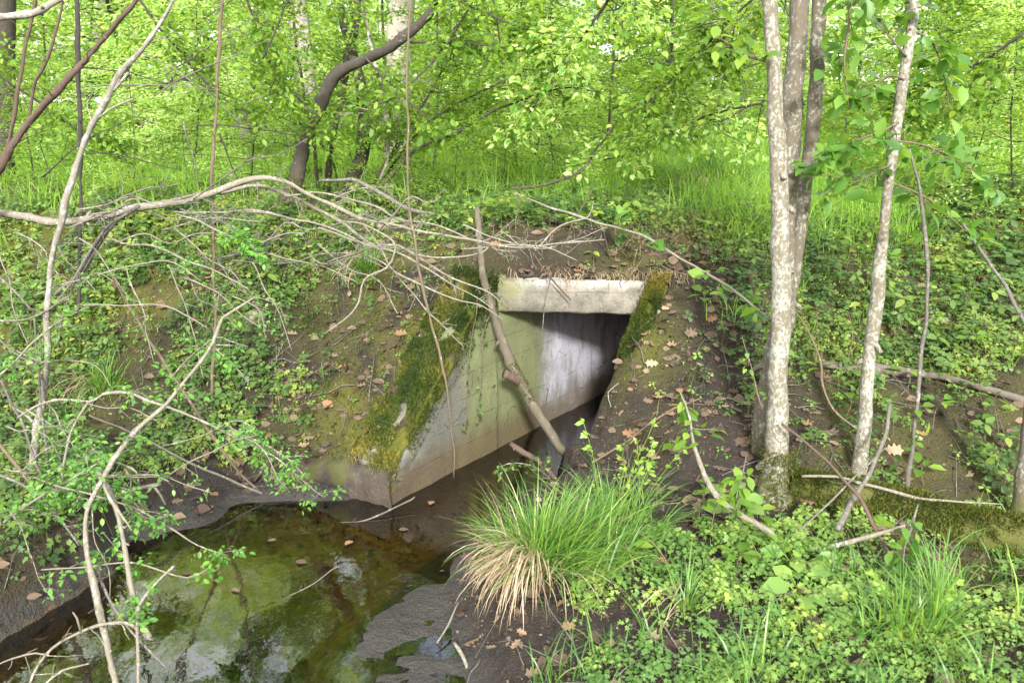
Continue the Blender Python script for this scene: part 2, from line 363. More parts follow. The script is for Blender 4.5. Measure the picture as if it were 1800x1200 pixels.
def concrete(name, tint=(1, 1, 1), algae=.5, inside=False, band=None):
    s = NT(name); p = s.pos(); x, y, z = s.sep(p)
    n1, n2, n3 = s.noise(p, 4, 5, .6), s.noise(s.scale(p, (1, 1, .25)), 16, 5, .6), s.noise(p, 130, 3)
    b0, b1 = tuple(.10 * t for t in tint), tuple(.27 * t for t in tint)
    n4 = s.noise(p, 13, 8, .72); c = s.mix(s.mapr(s.math('ADD', s.math('MULTIPLY', n1, .5), s.math('MULTIPLY', n4, .5)), .34, .66), b0, b1); c = s.mix(s.mapr(s.noise(p, 48, 4, .7), .60, .72, 0, .6), c, (.07, .066, .06))
    c = s.mix(s.mapr(n2, .50, .75, 0, .45), c, (.08, .076, .07))                     # run-off stains
    c = s.mix(s.mapr(s.noise(s.scale(p, (1, 1, .5)), 5.5, 8, .7, .8), .52, .66, 0, .75), c, (.055, .058, .048))        # mould
    if inside:
        u = s.math('ADD', y, s.math('MULTIPLY', s.math('SUBTRACT', n1, .5), .5))
        c = s.mix(s.math('MULTIPLY', s.mapr(u, 3.6, 3.95), s.mapr(u, 4.35, 4.72, 1, 0)), c, s.mix(n2, (.085, .10, .045), (.155, .17, .085)))   # algae just inside the mouth
        c = s.mix(s.mapr(u, 3.90, 3.62, 0, .85), c, s.mix(s.mapr(n1, .45, .66), (.075, .072, .064), (.19, .19, .17)))                                 # lime bloom on the wing
        e = s.math('MULTIPLY', s.mapr(y, 3.66, 3.80), s.mapr(y, 3.93, 4.02, 1, 0)); c = s.mix(s.math('MULTIPLY', e, s.mapr(n1, .35, .6, 0, .8)), c, (.085, .08, .078))
        c = s.mix(s.math('MULTIPLY', s.mapr(u, 4.40, 4.72), s.mapr(n2, .62, .45, .45, 1)), c, s.mix(n1, (.20, .205, .24), (.36, .365, .41)))  # deeper wall painted paler blue-grey, brightening it where little light reaches
        zz = s.math('ADD', z, s.math('MULTIPLY', s.math('SUBTRACT', n1, .5), .25)); c = s.mix(s.mapr(zz, .06, .26, .85, 0), c, (.075, .055, .03))   # silt line
    if band:
        c = s.mix(s.mapr(s.math('ADD', z, s.math('MULTIPLY', s.math('SUBTRACT', n2, .5), .1)), band[0], band[1]), c, (.29, .29, .26))
        c = s.mix(s.math('MULTIPLY', s.mapr(x, -.02, .10, .9, 0), s.mapr(n1, .35, .6)), c, (.14, .15, .05))
        c = s.mix(s.mapr(s.noise(p, 60, 2), .66, .72), c, (.10, .09, .08)); c = s.mix(s.mapr(s.math('ADD', z, s.math('MULTIPLY', n4, .10)), .935, .965, 0, .85), c, (.05, .045, .03)); c = s.mix(s.mapr(n4, .52, .68, 0, .6), c, (.13, .115, .085))
    bl = s.math('FRACT', s.math('MULTIPLY', s.math('ADD', z, s.math('MULTIPLY', n1, .02)), 8.3)); bm = s.math('MULTIPLY', s.mapr(bl, .03, .0), s.mapr(n4, .40, .60)); c = s.mix(s.math('MULTIPLY', bm, .55), c, (.05, .047, .04))
    vo = s.n('ShaderNodeTexVoronoi', feature='DISTANCE_TO_EDGE'); vo.inputs['Scale'].default_value = 3.1; dv = s.n('ShaderNodeVectorMath', operation='ADD'); s.link(p, dv.inputs[0]); ns = s.n('ShaderNodeTexNoise'); ns.inputs['Scale'].default_value = 6; s.link(p, ns.inputs['Vector']); sc_ = s.n('ShaderNodeVectorMath', operation='SCALE'); s.link(ns.outputs['Color'], sc_.inputs[0]); sc_.inputs['Scale'].default_value = .22; s.link(sc_.outputs[0], dv.inputs[1]); s.link(dv.outputs[0], vo.inputs['Vector'])
    ck = s.math('MULTIPLY', s.mapr(vo.outputs['Distance'], .012, .003), s.mapr(n1, .52, .60)); c = s.mix(s.math('MULTIPLY', ck, .85), c, (.03, .028, .024))
    pit = s.mapr(s.noise(p, 75, 2, .5), .66, .72); c = s.mix(s.math('MULTIPLY', pit, .6), c, (.05, .047, .042))
    hh = s.math('SUBTRACT', s.math('ADD', s.math('MULTIPLY', n3, .7), n4), s.math('ADD', s.math('MULTIPLY', pit, .6), s.math('ADD', s.math('MULTIPLY', ck, .9), s.math('MULTIPLY', bm, .5))))
    s.pbr(c, .85, s.bump(hh, .7, .008), .25); return s.m
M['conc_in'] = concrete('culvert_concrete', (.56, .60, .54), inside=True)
M['conc_lintel'] = concrete('lintel_concrete', (.82, .76, .62), band=(.84, .90))
M['conc_plain'] = concrete('old_concrete', (.8, .8, .82))
def toe_mat():
    s = NT('muddy_concrete'); p = s.pos(); n = s.noise(p, 12, 5); c = s.mix(n, (.018, .015, .012), (.06, .048, .036)); c = s.mix(s.mapr(s.noise(p, 60, 5, .7), .5, .8), c, (.10, .08, .06)); c = s.mix(s.mapr(s.noise(p, 6, 4), .5, .62, 0, .8), c, (.05, .055, .012))
    s.pbr(c, .75, s.bump(n, .7, .01), .3); return s.m
M['toe'] = toe_mat()
def moss_mat():
    s = NT('moss_cushion'); p = s.pos(); n = s.noise(p, 60, 5, .7); c = s.mix(n, (.025, .04, .008), (.085, .09, .015)); c = s.mix(s.mapr(s.noise(p, 7, 3), .45, .6), c, (.085, .085, .016)); c = s.mix(s.mapr(s.noise(p, 11, 4), .54, .60), c, (.05, .038, .024))
    s.pbr(c, .95, s.bump(n, 1, .015), .1); return s.m
M['moss'] = moss_mat()
def stone_mat():
    s = NT('stone'); p = s.pos(); n = s.noise(p, 30, 5); s.pbr(s.mix(n, (.09, .08, .06), (.24, .21, .165)), .85, s.bump(n, .5, .006), .3); return s.m
M['stone'] = stone_mat()
def water_mat():
    s = NT('stream_water'); p = s.pos()
    h = s.math('ADD', s.math('MULTIPLY', s.noise(s.scale(p, (1, .55, 1)), 5.5, 2, .5, .5), 1.0), s.math('MULTIPLY', s.noise(s.scale(p, (1, .8, 1)), 26, 3, .55), .16))
    b = s.bump(h, .045, .05); fr = s.n('ShaderNodeFresnel'); fr.inputs[0].default_value = 2.0; s.link(b, fr.inputs['Normal'])
    g = s.n('ShaderNodeBsdfGlossy'); g.inputs['Roughness'].default_value = .015; g.inputs[0].default_value = (1, 1, 1, 1); s.link(b, g.inputs['Normal'])
    t = s.n('ShaderNodeBsdfTransparent'); t.inputs[0].default_value = (.90, .82, .62, 1)
    m = s.n('ShaderNodeMixShader'); s.link(fr.outputs[0], m.inputs[0]); s.link(t.outputs[0], m.inputs[1]); s.link(g.outputs[0], m.inputs[2]); s.link(m.outputs[0], s.out.inputs[0]); return s.m
M['water'] = water_mat()

# ------------------------------------------------------------------ ground and water
def axis(lo, a, b, hi, st, g=1.22):
    m = list(np.arange(a, b + st * .5, st)); q, x = st, b; r = []
    while x < hi: q *= g; x += q; r.append(x)
    l, q, x = [], st, a
    while x > lo: q *= g; x -= q; l.append(x)
    return np.array(l[::-1] + m + r)
gx, gy = axis(-90, -3.3, 3.3, 90, .03), axis(-30, 1.2, 6.0, 120, .03, 1.15)
X, Y = np.meshgrid(gx, gy)
Z, D, SS, NN, NZ = T(X, Y, True)
nx, ny = len(gx), len(gy)
idx = np.arange(nx * ny).reshape(ny, nx)
Q = np.stack([idx[:-1, :-1], idx[:-1, 1:], idx[1:, 1:], idx[1:, :-1]], -1).reshape(-1, 4)
zf, nf_, yf_ = Z.ravel()[Q], NN.ravel()[Q], Y.ravel()[Q]
kill = (np.ptp(zf, axis=1) > .35) & (nf_.min(1) > -.06) & (nf_.max(1) < WID + .06) & (yf_.min(1) > YL - .2) & (yf_.max(1) < YL + .2)
Q = Q[~kill]
ma = MA(); ma.add(np.stack([X, Y, Z], -1).reshape(-1, 3), Q.ravel(), np.full(len(Q), 4), .5)
mossw = np.exp(-((X + .62) / .38) ** 2 - ((Y - 3.95) / .42) ** 2) * 1.3 + np.exp(-((X - .62) / .16) ** 2 - ((Y - 4.0) / .4) ** 2) + .55 * ss(4.2, 4.6, Y) * (1 - ss(5, 6.5, Y)) + .45 * ss(.9, 1.4, X) + .5 * ss(-1.3, -2.4, X)
wet = np.clip(ss(.10, -.01, D) * ss(.16, .03, Z), 0, 1)
bed = ss(-.015, -.085, Z) * (D < .02)
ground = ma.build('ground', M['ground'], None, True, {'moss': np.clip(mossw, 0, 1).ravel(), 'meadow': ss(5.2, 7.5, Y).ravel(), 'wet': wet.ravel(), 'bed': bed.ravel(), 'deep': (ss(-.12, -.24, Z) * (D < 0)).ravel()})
tag(ground, kind='structure')
ma = MA(); ma.add([(-7, -7, 0), (1.9, -7, 0), (1.9, 4.15, 0), (4.4, 9.2, 0), (2.8, 9.2, 0), (-.9, 4.0, 0), (-7, 4.0, 0)], [0, 1, 2, 3, 4, 5, 6], [7], .5)
tag(ma.build('stream_water', M['water']), kind='structure')

# ------------------------------------------------------------------ culvert
cul = thing('concrete_culvert', 'small grey concrete culvert with sloping mossy wing walls in the bank', 'culvert')
def sheet_wall(name, svals, top, n0, n1, mat, lo=-.3, rows=22, cols=5, amp=.006):
    """a wall along the culvert axis: visible face at n0, thickness to n1, its top edge given by top(s)"""
    ma = MA(); sv = np.asarray(svals); tp = np.array([top(s) for s in sv]) + (fbm(sv * 9, sv * 0 + n0, 3) - .5) * .03
    m = len(sv); prof = []
    for i, s in enumerate(sv):
        zz = lo + (tp[i] - lo) * np.linspace(0, 1, rows) ** .9
        a = [W(s, n0 + amp * (fbm(np.array(s * 7.), np.array(z * 7.), 2) - .5) * 4, z) for z in zz]
        sg = np.sign(n1 - n0); rnd_ = .012
        a[-1] = W(s, n0 + sg * rnd_, tp[i]); a[-2] = W(s, n0, tp[i] - rnd_)
        a += [W(s, n0 + (n1 - n0) * k / cols, tp[i] + .01 * (fbm(np.array(s * 12.), np.array(k * .7), 4) - .5)) for k in range(1, cols + 1)] + [W(s, n1, lo)]
        prof.append(a)
    prof = np.array(prof); k = prof.shape[1]; V = prof.reshape(-1, 3)
    i = np.arange(m - 1)[:, None] * k; j = np.arange(k - 1)[None]
    Qd = np.stack([i + j, i + j + 1, i + k + j + 1, i + k + j], -1).reshape(-1)
    if n1 > n0: Qd = Qd.reshape(-1, 4)[:, ::-1].ravel()
    L = np.concatenate([Qd, np.arange(k)]); Zs = np.concatenate([np.full((m - 1) * (k - 1), 4), [k]])
    ma.add(V, L, Zs, .5); return ma.build(name, mat, cul, False)
sl = (YL - .03 - A0[1]) / WD[1]; sr = (YL - .03 - RB[1]) / WD[1]
lt = lambda s: .16 + .925 * s if s < sl else .735
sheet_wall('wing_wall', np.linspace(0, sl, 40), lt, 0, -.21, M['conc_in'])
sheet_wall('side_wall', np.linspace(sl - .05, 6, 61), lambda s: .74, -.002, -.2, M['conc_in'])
rt = lambda s: np.clip(.885 + 1.12 * (s - sr), .08, .9)
sheet_wall('wing_wall', np.linspace(.62, sr, 30), rt, WID, WID + .09, M['moss'])
sheet_wall('side_wall', np.linspace(sr - .05, 6, 40), lambda s: .74, WID + .004, WID + .2, M['conc_plain'])
# slab, floor and far end
def slab(name, poly, z0, z1, mat, parent=cul, sub=1):
    ma = MA(); n = len(poly); V = [(*p, z0) for p in poly] + [(*p, z1) for p in poly]
    f = [list(range(n))[::-1], list(range(n, 2 * n))] + [[i, (i + 1) % n, n + (i + 1) % n, n + i] for i in range(n)]
    ma.add(V, [q for g in f for q in g], [len(g) for g in f], .5); return ma.build(name, mat, parent)
def pxy(s, n): q = A0 + WD * s + WN * n; return (q[0], q[1])
ys = YL - .03 + .23
slab('roof_slab', [pxy((ys - A0[1] + .0) / WD[1], -.16), (XLr + .35, ys), pxy(6, WID + .16), pxy(6, -.16)], .745, .86, M['conc_plain'])
slab('floor', [pxy(.7, .004), pxy(.7, WID - .004), pxy(5.99, WID - .004), pxy(5.99, .004)], -.3, -.10, M['toe'])
slab('added_end_wall', [pxy(6.01, -.18), pxy(6.01, WID + .18), pxy(6.15, WID + .18), pxy(6.15, -.18)], -.3, .86, M['conc_plain'])  # unseen closure added to keep the far end of the passage dark
def lintel():
    ma = MA(); xs = np.linspace(XLl - .035, XLr + .07, 44); y0 = YL - .03
    prof = [(y0 + .19, .735), (y0 + .012, .735), (y0, .747), (y0 - .001, .79), (y0, .84), (y0 + .002, .888), (y0 + .014, .900), (y0 + .1, .902), (y0 + .22, .9), (y0 + .22, .735)]
    V = []
    for i, x in enumerate(xs):
        drop = -.018 * (x - xs[0])
        for k, (y, z) in enumerate(prof):
            e = (fbm(np.array(x * 14.), np.array(k * 1.7), 6) - .5)
            V.append((x, y + (.006 * e if 0 < k < 7 else 0), z + drop + .016 * e))
    k = len(prof); m = len(xs); i = np.arange(m - 1)[:, None] * k; j = np.arange(k - 1)[None]
    Qd = np.stack([i + j, i + k + j, i + k + j + 1, i + j + 1], -1).reshape(-1)
    ma.add(V, np.concatenate([Qd, np.arange(k)[::-1], (m - 1) * k + np.arange(k)]), np.concatenate([np.full((m - 1) * (k - 1), 4), [k, k]]), .5)
    return ma.build('lintel', M['conc_lintel'], cul)
lintel()
# muddy toe at the end of the left wing
def toe():
    ma = MA(); m, k = 26, 9; V = []
    d = norm(np.array([-.42, .215])); pn = np.array([-d[1], d[0]]) * -1
    for i in range(m):
        t = i / (m - 1); h = .17 - .11 * t ** 1.5 + .05 * (fbm(np.array(t * 7), np.array(1.3), 8) - .5)
        for j in range(k):
            z = -.25 + (h + .25) * min(1, j / 5); back = max(0, j - 5) * .045
            q = A0 + d * (.58 * t - .012) - WD * .014
            b = np.array([.36, .93]) * (back + .02 * (fbm(np.array(t * 9), np.array(j * .8), 2) - .5) + (.015 if j == 5 else 0))
            e = fbm(np.array([t * 16., t * 33 + 5]), np.array([j * 1.1, j * 2.3]), 27) - .5; V.append((q[0] + b[0] + .05 * e[0], q[1] + b[1] - .004 + .03 * e[1], z + max(0, j - 5) * .012 + .05 * e[0]))
    i = np.arange(m - 1)[:, None] * k; j = np.arange(k - 1)[None]
    Qd = np.stack([i + j, i + j + 1, i + k + j + 1, i + k + j], -1).reshape(-1)
    ma.add(V, np.concatenate([Qd]), np.full((m - 1) * (k - 1), 4), .5); return ma.build('toe_block', M['toe'], cul, True)
toe()
# moss lying on the wing tops
def moss_cap(svals, top, n0, n1, name='moss_cap'):
    ma = MA(); sg = np.sign(n0 - n1); m = len(svals); k = 16; V = []
    for s in svals:
        bald = fbm(np.array(s * 5.), np.array(n0 + 4.), 19) ; h = .004 + .17 * (bald > .38) * fbm(np.array(s * 8.), np.array(n0 + 2.), 13) ** 2.2
        for j in range(k):
            if j < 5: n = n0 + sg * (.016 - .003 * j * 0 - .010 * (j == 0)); z = -h * (1 - j / 5)
            else: f = (j - 5) / (k - 6); n = n0 + sg * .014 + (n1 - n0) * f * (.35 + .8 * fbm(np.array(s * 6.), np.array(n0 + 9.), 17)); z = .018 - .05 * f ** 2
            e = fbm(np.array(s * 22.), np.array(j * .9 + n0), 15) - .5; V.append(W(s, n + sg * .022 * e, float(top(s)) + z + .034 * e))
    i = np.arange(m - 1)[:, None] * k; j = np.arange(k - 1)[None]; Qd = np.stack([i + j, i + j + 1, i + k + j + 1, i + k + j], -1).reshape(-1, 4)
    if sg < 0: Qd = Qd[:, ::-1]
    ma.add(V, Qd.ravel(), np.full(len(Qd), 4), .5); return ma.build(name, M['moss'], cul, True)
def moss_strip(svals, top, n0, n1, N, over, name='moss'):
    ma = MA(); sv = rng.choice(svals, N) + rng.normal(0, .02, N); t = rng.random(N); nn = n0 + (n1 - n0) * t
    hm = rng.random(N) < .16; hang = np.clip(rng.exponential(over, N), 0, over * 3) * hm
    nn = np.where(hm, n0 + np.sign(n0 - n1) * .018, nn); zt = np.array([float(top(s)) for s in sv]) + .033 - hang
    ps = A0[None] + WD[None] * sv[:, None] + WN[None] * nn[:, None]; p = np.column_stack([ps, zt])
    keep = fbm(sv * 14, nn * 14 + 3 * zt, 5) > .34
    p = p[keep]; n = len(p); blades(ma, p, rng.uniform(0, 6.28, n), rng.uniform(.008, .024, n), rng.uniform(.2, 1.5, n), rng.uniform(.2, 1.4, n), rng.uniform(.003, .006, n), np.clip(.42 + 2.2 * (fbm(sv[keep] * 7, nn[keep] * 7 + 5, 91) - .5) + rng.normal(0, .18, n), 0, 1), 4)
    return ma.build(name, M['mossblade'], cul)
moss_cap(np.linspace(-.01, sl, 70), lt, .0, -.23); moss_cap(np.linspace(.98, sr, 40), rt, WID, WID + .10)
moss_strip(np.linspace(0, sl, 60), lt, .0, -.26, 26000, .05)
moss_strip(np.linspace(.98, sr, 60), rt, WID, WID + .10, 9000, .07)

def moss_patches(N=42000):
    x = rng.uniform(-2.4, 1.6, N); y = rng.uniform(3.4, 5.0, N); z, d, s, n, nz = T(x, y, True)
    w_ = np.exp(-((x + .75) / .55) ** 2 - ((y - 3.95) / .45) ** 2) * 1.3 + np.exp(-((x - .75) / .25) ** 2 - ((y - 4.1) / .4) ** 2) * .6 + .35 * ss(-1.0, -1.8, x) + .25 * ss(.9, 1.4, x)
    k = (fbm(x * 5, y * 5, 81) > .60 - .16 * w_) & (rng.random(N) < w_ + .15) & (d > .0) & (z > .06) & ~((n > -.02) & (n < WID + .02) & (y < YL + .02) & (s > -.1)); x, y, z = x[k], y[k], z[k]; n = len(x); ma = MA()
    blades(ma, np.stack([x, y, z - .002], -1), rng.uniform(0, 6.28, n), rng.uniform(.012, .03, n), rng.uniform(.2, 1.5, n), rng.uniform(.2, 1.4, n), rng.uniform(.004, .009, n), np.clip(.45 + 1.6 * (fbm(x * 8, y * 8, 83) - .5) + rng.normal(0, .2, n), 0, 1), 4)
    return tag(ma.build('moss_patches', M['mossblade']), kind='stuff')
moss_patches()
CRUMB = tmpl([(1, 0, 0), (-.9, .2, 0), (.1, 1, 0), (0, -.9, .1), (0, .1, .8), (.1, 0, -.6)], [(0, 2, 4), (2, 1, 4), (1, 3, 4), (3, 0, 4), (2, 0, 5), (1, 2, 5), (3, 1, 5), (0, 3, 5)])
def soil_crumbs(N=16000):
    x = rng.uniform(-2.2, 2.0, N); y = rng.uniform(2.0, 4.8, N); z, d, s, n, nz = T(x, y, True); k = (z > .015) & (fbm(x * 4, y * 4, 95) > .42) & ~((n > -.02) & (n < WID + .02) & (y < YL + .02) & (s > -.1)); x, y, z = x[k], y[k], z[k]; n = len(x); ma = MA()
    inst(ma, CRUMB, np.stack([x, y, z + .001], -1), frames(rdir(n), np.array([0, 0, 1]) + jit(n, .6)), np.clip(rng.lognormal(-5.6, .55, n), .0015, .016)[:, None] * rng.uniform(.6, 1.2, (n, 3)), rng.random(n)); return tag(ma.build('soil_crumbs', M['crumb']), kind='stuff')
_s = NT('soil_crumb'); _s.pbr(_s.ramp(_s.attr('rnd'), [(0, (.012, .009, .007)), (.7, (.05, .038, .028)), (.93, (.09, .075, .06)), (1, (.17, .15, .125))]), .95, None, .15); M['crumb'] = _s.m
soil_crumbs()
# ------------------------------------------------------------------ scattered ground layers (nobody could count these)
def near_ok(x, y):
    z, d, s, n, nz = T(x, y, True); return z, d, s, n
def dens(x, y):
    """how thickly herbs cover the ground"""
    l = ss(-.75, -1.6, x) * .72 + .20 * ss(-.2, -.7, x) + .2 * ss(-1.4, -2.2, x)
    r = ss(.75, 1.25, x) * .95 + .06
    fr = ss(3.05, 2.7, y) * ss(-.1, .25, x) * .9
    e = ss(4.35, 4.75, y) * .85
    q = np.where(x < .2, np.maximum(l, e), np.maximum(np.maximum(r, e), fr))
    bare = np.exp(-((x - .78) / .30) ** 2 - ((y - 3.75) / .5) ** 2); hollow = np.exp(-((x - 1.7) / .55) ** 2 - ((y - 2.62) / .22) ** 2)
    return np.clip(q * (1 - .85 * bare) * (1 - .8 * hollow), 0, 1) * ss(.36, .54, fbm(x * 2.6, y * 2.6, 21, 3) + .05)
def herb_layer(name, N, x0, x1, y0, y1, mat, size, seed_h=(.02, .10), dn=dens, tri=True):
    x, y = rng.uniform(x0, x1, N), rng.uniform(y0, y1, N); z, d, s, n = near_ok(x, y)
    k = (rng.random(N) < dn(x, y)) & (d > .06) & ~((n > -.28) & (n < WID + .26) & (y < YL + .05) & (s > -.1)) & (z > .05)
    x, y, z = x[k], y[k], z[k]; N = len(x); nn = Tn(x, y); h = rng.uniform(*seed_h, N); base = np.stack([x, y, z], -1)
    c = base + np.stack([rng.normal(0, .015, N), rng.normal(0, .015, N), h], -1); up = norm(np.array([0, -.25, 1]) + nn * .6 + jit(N, .30))
    ma = MA(); a0 = rng.uniform(0, 6.28, N); ptc = fbm(x * 4.5, y * 4.5, 61 + size * 100); sz = size * rng.uniform(.5, 1.2, N) * (.6 + .9 * fbm(x * 3, y * 3, 71)); r0 = np.clip(.5 + 2.4 * (ptc - .5) + rng.normal(0, .2, N), 0, 1); nl = 4 if tri else 3
    e1 = norm(np.cross(up, np.array([.13, 1, .2]))); e2 = np.cross(up, e1)
    for q in range(nl):
        a = a0 + q * 2 * pi / nl + rng.normal(0, .25, N); dd = e1 * np.cos(a)[:, None] + e2 * np.sin(a)[:, None] - up * rng.uniform(-.1, .45, N)[:, None]
        inst(ma, LOBE if tri else LEAF, c + dd * .004, frames(dd, up + jit(N, .2)), sz * rng.uniform(.75, 1.15, N), np.clip(r0 * .75 + rng.random(N) * .3, 0, 1))
    # stalks
    st = norm(c - base); q = np.cross(st, np.array([0, 1, 0])); q = norm(q) * .0012
    V = np.stack([base - q, base + q, c], 1).reshape(-1, 3); ma.add(V, np.arange(3 * N), np.full(N, 3), np.repeat(r0, 3))
    return tag(ma.build(name, mat), kind='stuff')
herb_layer('ground_herbs', 19000, -3.4, 3.4, 3.0, 5.6, M['herb'], .029)
herb_layer('broadleaf_herbs', 1700, -3.4, 3.4, 2.9, 5.4, M['herb'], .050, (.04, .13), tri=False)
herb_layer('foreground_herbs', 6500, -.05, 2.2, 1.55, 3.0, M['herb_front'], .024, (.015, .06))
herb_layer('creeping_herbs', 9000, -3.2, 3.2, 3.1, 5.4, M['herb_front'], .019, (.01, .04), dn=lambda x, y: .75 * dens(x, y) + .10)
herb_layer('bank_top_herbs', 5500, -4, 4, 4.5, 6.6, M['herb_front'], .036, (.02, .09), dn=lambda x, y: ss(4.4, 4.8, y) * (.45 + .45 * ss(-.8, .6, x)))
herb_layer('left_bank_herbs', 2600, -3.2, -1.5, 2.0, 3.7, M['herb'], .034, dn=lambda x, y: .8 * ss(.25, .5, fbm(x * 3, y * 3, 31)))
# ------------------------------------------------------------------ grass, litter
def grass_layer(name, N, xr, yr, mat, ln, wd, dn, K=4, clump=.0, el=(1.05, 1.5), bend=(.3, 1.6), ypow=1.0):
    x = rng.uniform(*xr, N); y = yr[0] + (yr[1] - yr[0]) * rng.random(N) ** ypow
    if clump:
        m = max(1, int(N * .05)); i = rng.integers(0, m, N); x = x[i] + rng.normal(0, clump, N); y = y[i] + rng.normal(0, clump, N)
    z, d, s, n = near_ok(x, y); k = (rng.random(N) < dn(x, y)) & (d > .05) & ~((n > -.22) & (n < WID + .22) & (y < YL + .06) & (s > -.1))
    x, y, z = x[k], y[k], z[k]; N = len(x); ma = MA()
    blades(ma, np.stack([x, y, z - .005], -1), rng.uniform(0, 6.28, N), rng.uniform(*ln, N), rng.uniform(*el, N), rng.uniform(*bend, N), rng.uniform(*wd, N), np.clip(.35 + .5 * (fbm(x * 1.2, y * 1.2, 12) - .5) + rng.normal(0, .22, N), 0, 1), K)
    return tag(ma.build(name, mat), kind='stuff')
inview = lambda x, y: (np.abs(x) < .68 * y + .5)
grass_layer('meadow_grass', 40000, (-7, 7), (4.6, 10), M['grass'], (.10, .34), (.004, .009), lambda x, y: inview(x, y) * ss(4.5, 6.0, y) * (.35 + .65 * ss(.35, .55, fbm(x * .8, y * .8, 3))), 4, .07, ypow=.8)
grass_layer('far_meadow_grass', 26000, (-22, 22), (9, 30), M['grass'], (.22, .5), (.010, .022), lambda x, y: inview(x, y) * 1., 4, .15, ypow=1.3)
grass_layer('bank_edge_grass', 5000, (.4, 2.2), (4.5, 5.6), M['grass'], (.12, .34), (.003, .006), lambda x, y: ss(.9, 1.3, x) * .9, 4, .05, (1.0, 1.5), (.6, 2.0))
grass_layer('bank_grass', 2600, (-3.3, 3.3), (3.2, 5.0), M['grass'], (.06, .2), (.002, .005), lambda x, y: dens(x, y) * .8, 4, .03, (.8, 1.5), (.5, 2.0))
grass_layer('foreground_grass', 900, (.1, 2.1), (1.7, 2.9), M['sedge'], (.08, .24), (.003, .006), lambda x, y: .8 + 0 * x, 5, .03, (.9, 1.5), (.5, 2.0))
grass_layer('dry_grass', 1500, (.55, 1.25), (4.45, 4.85), M['straw'], (.08, .22), (.0015, .003), lambda x, y: .8 + 0 * x, 4, .04, (-.4, 1.0), (.8, 2.4))

OAK = tmpl([(0, 0, 0), (-.10, .12, .05), (-.26, .22, .16), (-.14, .36, .05), (-.36, .50, .22), (-.18, .62, .05), (-.30, .80, .16), (-.08, .86, .06), (0, 1, .12), (.08, .86, .05), (.28, .78, .2), (.18, .62, .06), (.34, .48, .12), (.14, .36, .05), (.24, .20, .2), (.10, .12, .05), (0, .36, -.02), (0, .62, -.03)],
           [(0, 16, 3, 2, 1), (16, 17, 5, 4, 3), (17, 8, 7, 6, 5), (0, 15, 14, 13, 16), (16, 13, 12, 11, 17), (17, 11, 10, 9, 8)])
def litter(name, N, xr, yr, dn, size=(.025, .07)):
    x, y = rng.uniform(*xr, N), rng.uniform(*yr, N); z, d, s, n = near_ok(x, y)
    k = (rng.random(N) < dn(x, y, d)) & (z > .02) & ~((n > -.02) & (n < WID + .02) & (y < YL + .02) & (s > -.1)); x, y, z = x[k], y[k], z[k]; N = len(x)
    nn = norm(Tn(x, y) + jit(N, .35)); ma = MA(); a = rng.uniform(0, 6.28, N); dd = np.stack([np.cos(a), np.sin(a), 0 * a], -1)
    sc = rng.uniform(*size, N); s3 = np.stack([sc * rng.uniform(.7, 1.2, N), sc, sc * rng.uniform(-.6, 1.5, N)], -1)
    pos = np.stack([x, y, z + .006], -1); Rm = frames(dd, nn); q = rng.random(N); l = rng.random(N) < .55
    inst(ma, DEAD, pos[~l], Rm[~l], s3[~l], q[~l] * .8); inst(ma, OAK, pos[l], Rm[l], s3[l] * 1.15, q[l]); return tag(ma.build(name, M['dead']), kind='stuff')
litter('leaf_litter', 12000, (-3.2, 3.2), (1.7, 5.0), lambda x, y, d: .42 * ss(.25, .6, fbm(x * 2, y * 2, 40)) + .8 * np.exp(-((x + .9) / .5) ** 2 - ((y - 3.95) / .3) ** 2) + .45 * np.exp(-((x - .8) / .35) ** 2 - ((y - 3.8) / .6) ** 2) + .5 * np.exp(-((x - 1.5) / .6) ** 2 - ((y - 2.75) / .2) ** 2) + .8 * np.exp(-((x - .3) / .6) ** 2 - ((y - 4.38) / .12) ** 2))
litter('crumbled_leaf_litter', 18000, (-2.2, 2.2), (2.0, 4.7), lambda x, y, d: .5 + 0 * x, (.004, .015))
def twig_litter():
    ma = MA(); N = 800; x, y = rng.uniform(-2.6, 2.4, N), rng.uniform(2.0, 4.7, N); z, d, s, n = near_ok(x, y)
    for i in range(N):
        if d[i] < .02 or (-.05 < n[i] < WID + .05 and y[i] < YL + .02 and s[i] > -.1): continue
        a = rng.uniform(0, 6.28); l = rng.uniform(.05, .28); m = 5; t = np.linspace(0, l, m); px = x[i] + np.cos(a) * t + np.cumsum(rng.normal(0, .004, m)); py = y[i] + np.sin(a) * t
        pz = T(px, py) + rng.uniform(.004, .02) + t * rng.uniform(0, .25)
        if pz.max() - pz.min() > l: continue
        tube(ma, np.stack([px, py, pz], -1), np.linspace(rng.uniform(.0012, .0035), .0008, m), 4, rng.random())
    return tag(ma.build('twig_litter', M['twig_grey'], None, True), kind='stuff')
twig_litter()

